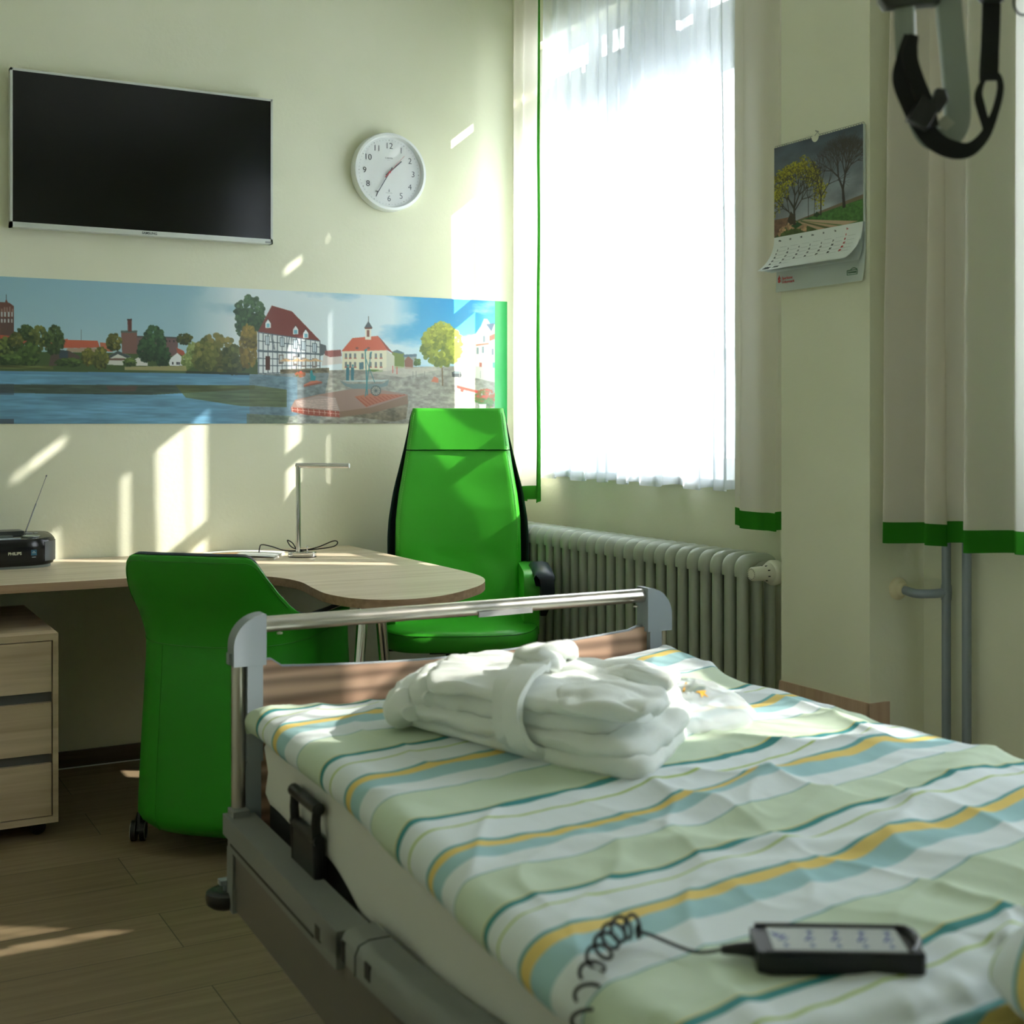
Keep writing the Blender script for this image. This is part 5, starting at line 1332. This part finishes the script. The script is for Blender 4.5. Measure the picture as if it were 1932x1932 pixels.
def duvet():
    o = empty('duvet', bedpt(.52, -.9, .62), BA, label='striped duvet in white, pale green, teal and yellow spread over the bed', cat='duvet')
    off = Vector((.52, -.9, .62)); r = .036; L0 = .30
    def roll(a, lo, hi):      # arc length from the hem -> (inset, sine)
        ang = math.radians(lo) + (math.radians(90 - lo)) * min(1, a / hi)
        return r * 1.3 * (1 - math.cos(ang)) + max(0, a - hi), math.sin(ang)
    NX, NY = 300, 430; bm = B(); V = []; vals = []
    xL = lambda y: .018 - .055 * sm((-y - .5) / 1.0) + .008 * noise.noise(Vector((0, y * 4, 2)))
    for j in range(NY):
        v = j / (NY - 1); row = []
        Lx = 1.04; Ly = 1.66
        ay = v * (Ly + .10); 
        if ay < (Ly + .10) / 2: dy, sy = roll(ay, -40, .085); y = -.048 - dy
        else: dy, sy = roll(Ly + .10 - ay, -80, .085); y = -.048 - 1.6836 + dy
        for i in range(NX):
            u = i / (NX - 1); ax = u * (Lx + .10)
            if ax < .095: dx, sx = roll(ax, -62, .095); x = xL(y) + dx
            elif ax > Lx + .10 - .095: dx, sx = roll(Lx + .10 - ax, -50, .095); x = 1.045 - dx
            else: sx = 1.0; a0 = xL(y) + .0468; x = a0 + (1.045 - .0468 - a0) * (ax - .095) / (Lx + .10 - .19)
            s = min(sx, sy); s = s if s < .97 else s
            base = .668 + .020 * sm(x) - r
            e = sm((s + .2) / 1.2)
            z = base + r * s + duvet_h(x, y) * e
            if y < -1.60: z += .004 * math.sin((z - .63) * 320)     # gathered layers at the open hem
            row.append(bm.verts.new(Vector((x, y, z)) - off)); 
            vals.append(stripe_of(x - (0.0 if sx > .9 else (1 - sx) * .03), y))
        V.append(row)
    for j in range(NY - 1):
        for i in range(NX - 1): bm.faces.new((V[j][i], V[j + 1][i], V[j + 1][i + 1], V[j][i + 1]))
    bm.verts.index_update()
    ob = fin('duvet_cover', bm, STRIPE, o, smooth=180); stripe_attr(ob, vals)
duvet()

def pillow():
    o = empty('pillow', bedpt(.62, -1.90, .62), BA, label='striped pillow at the head end, cut off by the lower right picture corner', cat='pillow')
    bm = B(); vals = []; N = 60; hx, hy, hz = .36, .20, .085
    V = []
    for j in range(N):
        row = []
        for i in range(N):
            th = 2 * PI * i / N; ph = -PI / 2 + PI * j / (N - 1)
            cx, sx = math.cos(th), math.sin(th); c = math.cos(ph)
            x = hx * math.copysign(abs(cx) ** .45, cx) * abs(c) ** .35; y = hy * math.copysign(abs(sx) ** .45, sx) * abs(c) ** .35
            z = hz * math.sin(ph) * (1 - .35 * (x / hx) ** 4 - .35 * (y / hy) ** 4) + .008 * noise.noise(Vector((x * 6, y * 6, ph)))
            row.append(bm.verts.new((x, y, z + .088))); vals.append(5 + (x * .35 - y + .3 * z) / .22)
        V.append(row)
    for j in range(N - 1):
        for i in range(N): bm.faces.new((V[j][i], V[j][(i + 1) % N], V[j + 1][(i + 1) % N], V[j + 1][i]))
    ob = fin('pillow_case', bm, STRIPE, o, smooth=180); stripe_attr(ob, vals)
pillow()

# ------------------------------------------------------------ folded bathrobe
TERRY = cloth('white_terry', (236, 240, 236), 0, .06, bump=.9, bscale=420)
def slab(bm, poly, z0, z1, seed, bulge=1.0, nz=.004, dome=.004, N=110, tilt=None):
    """a folded layer of thick cloth: rounded edge, slightly domed, irregular"""
    P = smooth_path([(x, y, 0) for x, y in poly], 14, closed=True)
    L = [0]
    for i in range(len(P)): L.append(L[-1] + (P[(i + 1) % len(P)] - P[i]).length)
    pts = []
    for k in range(N):
        d = L[-1] * k / N; i = max(j for j in range(len(P)) if L[j] <= d); t = (d - L[i]) / max(1e-9, L[i + 1] - L[i]); pts.append(P[i].lerp(P[(i + 1) % len(P)], t))
    c = sum(pts, Vector()) / N; r = (z1 - z0) / 2; zc = (z0 + z1) / 2
    ins = [(-90, 0), (-60, 0), (-30, 0), (0, 0), (30, 0), (60, 0), (90, 0)]
    rows = []
    def place(p, inset, z, k):
        d = c - p; l = d.length; q = p + d * min(1, inset / l)
        tz = tilt(q.x, q.y) if tilt else 0
        n = noise.noise(Vector((q.x * 11, q.y * 11, seed + z * 9)))
        n2 = noise.noise(Vector((q.x * 34, q.y * 34, seed * 2 + z * 30)))
        return Vector((q.x + d.x / l * -n * nz * 1.3, q.y - d.y / l * n * nz * 1.3, z + tz + n * nz + n2 * nz * .35))
    for a, _ in ins:
        A = math.radians(a); rows.append([bm.verts.new(place(p, r * bulge * (1 - math.cos(A)), zc + r * math.sin(A), k)) for k, p in enumerate(pts)])
    for m in range(1, 12):
        f = m / 12; rows.append([bm.verts.new(place(p, r * bulge + ((c - p).length - r * bulge) * f * .985, z1 + dome * math.sin(f * PI / 2), k)) for k, p in enumerate(pts)])
    for i in range(len(rows) - 1):
        for k in range(N): bm.faces.new((rows[i][k], rows[i][(k + 1) % N], rows[i + 1][(k + 1) % N], rows[i + 1][k]))
    bm.faces.new(rows[0][::-1]); bm.faces.new(rows[-1])

def bathrobe():
    zz = .678
    o = empty('bathrobe', bedpt(.45, -.5, zz), BA, label='folded white terry bathrobe tied with its belt, lying on the duvet', cat='bathrobe')
    off = Vector((.45, -.5, zz))
    def F(name, bm, m=TERRY, sub=None):
        for v in bm.verts:
            p = v.co.copy(); e = 1 - abs(noise.noise(Vector((p.x * 11 + p.y * 5, p.y * 9, p.z * 22)))) * 2.2
            k = .016 * max(0, e) ** 2 - .005
            n = noise.noise_vector(p * 16) * .0045 + noise.noise_vector(p * 45) * .0016
            if p.z > .69: v.co += Vector((n.x, n.y, n.z - k * .6))
        bmesh.ops.translate(bm, verts=bm.verts, vec=-off); return fin(name, bm, m, sub or o, smooth=80)
    bm = B()
    slab(bm, [(.225, -.36), (.26, -.52), (.315, -.72), (.375, -.885), (.42, -.925), (.50, -.865), (.62, -.745), (.67, -.64), (.62, -.45), (.54, -.22), (.47, -.16), (.34, -.22)], .674, .706, 1, 1, .004)
    slab(bm, [(.215, -.39), (.25, -.54), (.30, -.70), (.36, -.86), (.405, -.905), (.47, -.88), (.60, -.78), (.685, -.66), (.655, -.52), (.55, -.25), (.45, -.18), (.30, -.26)], .700, .736, 2, 1, .004)
    slab(bm, [(.23, -.45), (.262, -.56), (.30, -.69), (.345, -.79), (.40, -.84), (.50, -.80), (.62, -.72), (.665, -.62), (.62, -.46), (.52, -.26), (.42, -.24), (.29, -.33)], .730, .764, 3, 1, .005)
    slab(bm, [(.225, -.50), (.255, -.58), (.295, -.70), (.345, -.81), (.40, -.845), (.47, -.78), (.54, -.68), (.56, -.55), (.50, -.36), (.42, -.30), (.31, -.38)], .758, .786, 5, 1, .006, dome=.010)
    F('folded_body', bm)
    bm = B()   # rolled left end of the bundle
    tube(bm, smooth_path([(.215, -.46, .712), (.222, -.40, .712), (.27, -.33, .715), (.36, -.25, .72), (.44, -.20, .722)], 5), [.018] * 3 + [.036] * 18, 16)
    tube(bm, smooth_path([(.235, -.50, .745), (.25, -.43, .748), (.32, -.35, .752), (.42, -.29, .755)], 5), [.012] * 3 + [.026] * 13, 14)
    for v in bm.verts: v.co += Vector([noise.noise(v.co * 14 + Vector((k * 7, 0, 0))) * .006 for k in range(3)])
    F('rolled_end', bm)
    bm = B()   # lapels / collar on the upper right
    slab(bm, [(.40, -.56), (.46, -.50), (.53, -.52), (.60, -.60), (.635, -.70), (.59, -.745), (.54, -.68), (.46, -.61)], .772, .800, 7, 1, .006, 60 * 0 + .006)
    F('collar', bm)
    bm = B(); slab(bm, [(.33, -.80), (.40, -.70), (.48, -.72), (.53, -.80), (.50, -.87), (.43, -.91), (.38, -.88)], .770, .793, 8, 1, .006); F('cuff', bm)
    # belt: wraps the bundle, knot on top, loose end down the near side
    bm = B()
    loop = [(.335, -.735, .684), (.300, -.715, .70), (.283, -.700, .730), (.285, -.690, .765), (.305, -.670, .796), (.345, -.635, .810), (.40, -.59, .815)]
    sp = smooth_path(loop, 7); ribbon(bm, sp, [.046] * len(sp), (.30, -.95, 0), .009)
    loop = [(.345, -.74, .683), (.302, -.742, .70), (.285, -.735, .74), (.290, -.725, .775), (.315, -.705, .800), (.36, -.66, .815), (.41, -.61, .818)]
    sp = smooth_path(loop, 7); ribbon(bm, sp, [.008] + [.040] * (len(sp) - 1), (.30, -.95, .05), .011)
    loop = [(.40, -.59, .815), (.48, -.53, .80), (.56, -.47, .775), (.60, -.44, .73), (.61, -.43, .69)]
    sp = smooth_path(loop, 7); ribbon(bm, sp, [.046] * len(sp), (.30, -.95, 0), .009)
    bmesh.ops.bevel(bm, geom=[e for e in bm.edges if len(e.link_faces) == 2 and e.calc_face_angle(0) > 1.0], offset=.004, segments=3, affect='EDGES')
    for v in bm.verts: v.co += Vector([noise.noise(v.co * 20 + Vector((k * 7, 0, 0))) * .004 for k in range(3)])
    F('belt', bm)
    bm = B(); slab(bm, [(.36, -.60), (.38, -.55), (.44, -.54), (.47, -.58), (.44, -.63), (.39, -.645)], .802, .834, 9, 1, .006, N=60)
    tube(bm, smooth_path([(.38, -.62, .822), (.43, -.62, .836), (.48, -.58, .82), (.45, -.54, .80)], 5), .015, 12)
    for v in bm.verts: v.co += Vector([noise.noise(v.co * 30 + Vector((k * 7, 0, 0))) * .005 for k in range(3)])
    F('belt_knot', bm)
bathrobe()

# ------------------------------------------------------------ clear plastic bag
def plastic_bag():
    o = empty('plastic_bag', bedpt(.78, -.56, .70), BA, label='clear plastic bag with gold star print beside the bathrobe', cat='bag')
    m = bpy.data.materials.new('clear_film'); t = NT(m)
    d = t.new('ShaderNodeBsdfTranslucent'); d.inputs[0].default_value = (.9, .93, .95, 1); tr = t.new('ShaderNodeBsdfTransparent'); g = t.new('ShaderNodeBsdfGlossy'); g.inputs['Roughness'].default_value = .16
    df = t.new('ShaderNodeBsdfDiffuse'); df.inputs[0].default_value = (.85, .88, .9, 1)
    a = t.new('ShaderNodeMixShader'); a.inputs[0].default_value = .5; t.link(d.outputs[0], a.inputs[1]); t.link(df.outputs[0], a.inputs[2])
    b = t.new('ShaderNodeMixShader'); b.inputs[0].default_value = .45; t.link(a.outputs[0], b.inputs[1]); t.link(tr.outputs[0], b.inputs[2])
    c = t.new('ShaderNodeMixShader'); c.inputs[0].default_value = .16; t.link(b.outputs[0], c.inputs[1]); t.link(g.outputs[0], c.inputs[2]); t.link(c.outputs[0], t.out.inputs[0])
    def H(x, y):
        r = 1 - abs(noise.noise(Vector((x * 9 + y * 4, y * 9 - x * 6, 2.2)))) * 2.3
        return .030 + .016 * max(0, r) ** 2 + .008 * noise.noise(Vector((x * 24, y * 24, 1)))
    poly = smooth_path([(.62, -.66, 0), (.66, -.52, 0), (.76, -.40, 0), (.86, -.38, 0), (.885, -.47, 0), (.865, -.60, 0), (.81, -.70, 0), (.73, -.765, 0), (.65, -.755, 0)], 8, closed=True)
    cc = Vector((.755, -.575, 0)); bm = B(); rings = []
    for k in range(26):
        f = k / 25; row = []
        for p in poly:
            q = cc.lerp(p, f); z = duvet_z(q.x, q.y) + .003 + H(q.x, q.y) * (1 - f ** 3.5)
            row.append(bm.verts.new((q.x - .78, q.y + .56, z - .70)))
        rings.append(row)
    n = len(poly)
    for i in range(1, 25):
        for k in range(n): bm.faces.new((rings[i][k], rings[i][(k + 1) % n], rings[i + 1][(k + 1) % n], rings[i + 1][k]))
    bm.faces.new(rings[1]); bmesh.ops.delete(bm, geom=rings[0], context='VERTS')
    from mathutils.bvhtree import BVHTree
    tree = BVHTree.FromBMesh(bm)
    fin('film', bm, m, o, smooth=28)
    gold = mat('gold_print', (214, 160, 40), .5)
    def zt(x, y):
        h = tree.ray_cast(Vector((x - .78, y + .56, 1)), Vector((0, 0, -1)))[0]
        return (h.z if h else 0) + .70
    bm = B(); cx, cy = .730, -.640; P = []
    for k in range(10):
        r = .013 if k % 2 == 0 else .005; a_ = k * PI / 5 + .3; P.append((cx + r * math.cos(a_), cy + r * math.sin(a_)))
    vs = [bm.verts.new((x - .78, y + .56, zt(x, y) + .003 - .70)) for x, y in P]; bm.faces.new(vs); vs = [bm.verts.new((x - .78, y + .56, zt(x, y) + .002 - .70)) for x, y in P]; bm.faces.new(vs[::-1])
    for (x0, y0), (x1, y1) in [((a + .028, b), (c + .028, d_)) for (a, b), (c, d_) in (((.715, -.560), (.745, -.525)), ((.668, -.57), (.690, -.555)), ((.672, -.555), (.690, -.54)), ((.690, -.525), (.712, -.515)), ((.70, -.51), (.72, -.50)), ((.684, -.57), (.68, -.55)), ((.664, -.592), (.676, -.578)))]:
        tube(bm, [(x0 - .78, y0 + .56, zt(x0, y0) + .003 - .70), (x1 - .78, y1 + .56, zt(x1, y1) + .003 - .70)], .0022, 5)
    fin('gold_print', bm, gold, o, smooth=0)
plastic_bag()

# ------------------------------------------------------------ hand control and its cable
def handset():
    c = Vector((.232, -1.590)); zb = duvet_z(c.x, c.y) + .001
    ang = math.atan2(-.49, .87)
    o = empty('hand_control', bedpt(c.x, c.y, zb), BA + ang, label='black bed hand control with blue symbols lying on the duvet', cat='remote control')
    L, Wd, H = .086, .039, .022
    bm = B(); poly = [(-L, -Wd * .80), (-L + .012, -Wd), (L - .004, -Wd), (L, -Wd + .004), (L, Wd - .004), (L - .004, Wd), (-L + .012, Wd), (-L, Wd * .80)]
    prism(bm, poly, 0, H); fin('housing', bm, BLACKP, o, bevel=.003, seg=3)
    bm = B(); prism(bm, [(-L + .006, Wd - .0045), (L - .002, Wd - .0045), (L - .002, Wd), (-L + .006, Wd)], H - .001, H + .003); prism(bm, [(-L + .006, -Wd), (L - .002, -Wd), (L - .002, -Wd + .0045), (-L + .006, -Wd + .0045)], H - .001, H + .003); tube(bm, smooth_path([(L - .012, Wd - .004, H + .002), (L - .003, Wd * .5, H + .005), (L - .001, 0, H + .006), (L - .003, -Wd * .5, H + .005), (L - .012, -Wd + .004, H + .002)], 5), .003, 8); fin('raised_edge', bm, BLACKP, o, bevel=.001)
    bm = B(); box(bm, (-L + .018, -Wd + .0065, H - .0005), (L - .016, Wd - .0065, H + .0006)); fin('key_panel', bm, mat('key_panel_grey', (176, 182, 180), .4), o)
    blue = mat('symbol_blue', (40, 62, 140), .5); bm = B(); z = H + .0007
    n = 5
    for k in range(5):
        x = -.054 + k * .0275
        prism(bm, [(x - .003, -.020), (x + .003, -.020), (x + .001, -.013), (x - .001, -.013)], z, z + .0003)
        if k: prism(bm, [(x - .002 + .003, .015), (x + .007, .018), (x + .004, .024), (x - .000, .022)], z, z + .0003)
        tube(bm, [(x - .005, -.004, z), (x + .002, .010, z)], .0014, 5); tube(bm, [(x - .001, -.005, z), (x + .005, .003, z)], .0009, 5)
    prism(bm, [(-.066, .018), (-.054, .010), (-.062, .004)], z, z + .0003); fin('key_symbols', bm, blue, o, smooth=0)
    bm = B(); tube(bm, [(-L + .002, 0, .011), (-L - .018, 0, .011), (-L - .034, .0, .010)], [.0085, .0065, .0045], 12)
    for k in range(6): lathe(bm, [(.0078 - k * .0006, -.001), (.0078 - k * .0006, .001)], 12, (-L - .004 - k * .0045, 0, .011), 'X')
    fin('cable_sleeve', bm, BLACKP, o)
    # cable and coil in bed coordinates
    R = Matrix.Rotation(ang, 3, 'Z')
    s = R @ Vector((-L - .032, 0, .010)) + Vector((c.x, c.y, zb))
    path = [s, s + Vector((-.028, .014, -.002)), Vector((.085, -1.460, .680)), Vector((.072, -1.452, .684))]
    pts = smooth_path(path, 8)
    axis = smooth_path([(.075, -1.452, .689), (.050, -1.452, .690), (.020, -1.470, .684), (-.012, -1.495, .668), (-.038, -1.525, .636), (-.054, -1.552, .600), (-.066, -1.568, .560), (-.072, -1.575, .515), (-.074, -1.578, .45)], 30)
    turns = 16; n = len(axis); a0 = None; coil = []
    for i in range(n * 4 - 4):
        t = i / (n * 4 - 5) * (n - 1); k = min(int(t), n - 2); p = Vector(axis[k]).lerp(Vector(axis[k + 1]), t - k); d = (Vector(axis[k + 1]) - Vector(axis[k])).normalized()
        if a0 is None: a0, _ = frame_axes(d)
        a0 = (a0 - d * a0.dot(d)).normalized(); b0 = d.cross(a0); w = 2 * PI * turns * (i / (n * 4 - 5)); rr = .0120 * min(1, i / 20)
        coil.append(p + a0 * rr * math.cos(w) + b0 * rr * math.sin(w))
    bm = B(); tube(bm, pts[:-1] + coil, .0021, 8)
    bmesh.ops.transform(bm, matrix=Matrix.Translation(BO) @ Matrix.Rotation(BA, 4, 'Z'), verts=bm.verts)
    fin('coiled_cable', bm, BLACKP, o, world=True)
handset()

# ------------------------------------------------------------ trapeze grip with straps, hanging over the bed
def trapeze():
    DPT = 1.78
    def at(px, py, dd=0): return CAM + ray(px, py) * (DPT + dd)
    root = empty('trapeze_grip', at(1780, 285), label='grey looped trapeze grip with black adjustable strap hanging top right', cat='bed trapeze')
    GM = mat('grip_grey_plastic', (150, 160, 152), .4)
    top = at(1780, -330)
    loop = [(1706, -140), (1703, -60), (1704, 20), (1706, 80), (1712, 150), (1728, 215), (1752, 258), (1784, 262), (1806, 238), (1808, 190), (1802, 110), (1794, 30), (1788, -60), (1784, -140)]
    P = [at(x, y) for x, y in loop]; sp = smooth_path(P, 8)
    wd = [interp(i / len(sp), [0, .3, .45, .55, .7, 1], [.023, .024, .028, .030, .031, .029]) for i in range(len(sp))]
    bm = B(); d0 = ray(1780, 200).normalized(); ribbon(bm, sp, wd, [d0.cross((sp[min(i + 1, len(sp) - 1)] - sp[max(i - 1, 0)])).normalized() for i in range(len(sp))], .012)
    fin('grip_loop', bm, GM, root, world=True, bevel=.004, seg=3, smooth=60)
    bm = B(); q = [p + d0.cross((sp[min(i + 1, len(sp) - 1)] - sp[max(i - 1, 0)])).normalized() * -wd[i] * .52 for i, p in enumerate(sp)]
    tube(bm, q, .0035, 8); fin('grip_edge', bm, mat('grip_edge_light', (196, 206, 202), .3), root, world=True)
    bm = B(); sq = at(1784, 232, -.012); r1 = RT; u1 = Vector((0, 0, 1)); vs = []
    for yy in (0, -.0012):
        vs.append([bm.verts.new(sq + d0 * yy + r1 * a * .0125 + u1 * b * .0105) for a, b in ((-1, 0), (0, -1.1), (1.05, 0), (0, 1.1))])
    bm.faces.new(vs[0]); bm.faces.new(vs[1][::-1])
    for i in range(4): bm.faces.new((vs[0][i], vs[0][(i + 1) % 4], vs[1][(i + 1) % 4], vs[1][i]))
    fin('moulded_diamond', bm, mat('diamond_grey', (176, 180, 170), .5), root, world=True, smooth=0)
    bm = B(); a = at(1665, -40); b = at(1720, 8)
    box_c = at(1700, -12); prism(bm, [(-.03, 0), (-.022, -.012), (.05, -.006), (.05, .03), (-.03, .03)], -.012, .012)
    M = basis(at(1700, 2), RT, (0, 0, 1)); bmesh.ops.transform(bm, matrix=M, verts=bm.verts); fin('grip_bracket', bm, mat('bracket_dark', (52, 54, 50), .4), root, world=True, bevel=.003)
    # black strap
    ST = mat('black_webbing', (14, 15, 16), .75, bump=.4, bscale=900)
    sp2 = smooth_path([at(*p, -.02) for p in [(1716, 66), (1706, 105), (1700, 150), (1718, 195), (1738, 232), (1760, 262), (1790, 280), (1826, 283), (1856, 258), (1876, 215), (1887, 172), (1885, 148), (1876, 138), (1864, 142), (1852, 158), (1846, 180), (1852, 208), (1860, 236), (1862, 250)]], 8)
    n = len(sp2); wd = [interp(i / n, [0, .10, .2, .35, .42, .5, .6, .75, .85, 1.0], [.014, .022, .027, .024, .016, .010, .008, .006, .012, .010]) for i in range(n)]
    bm = B(); ribbon(bm, sp2, wd, [d0.cross((sp2[min(i + 1, n - 1)] - sp2[max(i - 1, 0)])).normalized() for i in range(n)], .004); fin('strap', bm, ST, root, world=True, bevel=.001)
    bm = B(); s3 = [at(*p, -.02) for p in [(1872, -140), (1871, -20), (1869, 60), (1866, 130), (1866, 152)]]; s3 = smooth_path(s3, 4)
    ribbon(bm, s3, [.024] * (len(s3) - 6) + [.025] * 6, RT, .004)
    s4 = smooth_path([at(*p, -.03) for p in [(1724, 66), (1716, 105), (1728, 150), (1748, 200), (1756, 240)]], 5); ribbon(bm, s4, [.012, .014, .016, .018] + [.021] * (len(s4) - 4), RT, .004); fin('webbing_end', bm, ST, root, world=True, bevel=.001)
    bm = B(); M = basis(at(1743, 208, -.03), (RT + Vector((0, 0, -.45))).normalized(), Vector((0, 0, 1)) + RT * .45)
    prism(bm, [(-.016, -.022), (.014, -.024), (.017, .010), (-.012, .016)], -.008, .008); prism(bm, [(.004, .010), (.020, .004), (.024, .024), (.014, .036), (.002, .032)], -.006, .008); bmesh.ops.transform(bm, matrix=M, verts=bm.verts); fin('buckle', bm, BLACKP, root, world=True, bevel=.003, seg=3)
    bm = B(); M = basis(at(1872, -8, -.02), RT, (0, 0, 1)); prism(bm, [(-.022, .03), (-.022, .0), (-.012, -.010), (.012, -.010), (.022, .0), (.022, .03)], -.007, .007); bmesh.ops.transform(bm, matrix=M, verts=bm.verts); fin('strap_clip', bm, BLACKP, root, world=True, bevel=.003)
    bm = B(); M_ = at(1930, 4, -.02); tube(bm, [M_ + RT * .0125 * math.cos(q * PI / 12) + Vector((0, 0, .0175 * math.sin(q * PI / 12))) for q in range(24)], .0016, 8, closed=True); fin('wire_ring', bm, mat('wire_dark', (60, 58, 54), .4, .6), root, world=True)
    # hanger strap up to the pole
    bm = B(); pe = bedpt(.66, -1.37, 2.185)
    ribbon(bm, [at(1706, -130), at(1745, -250), pe], [.02, .02, .02], RT, .005); ribbon(bm, [at(1784, -130), at(1765, -250), pe], [.02, .02, .02], RT, .005); ribbon(bm, [at(1872, -120, -.02), at(1810, -260), pe], [.02, .02, .02], RT, .004); fin('hanging_strap', bm, ST, root, world=True)
trapeze()
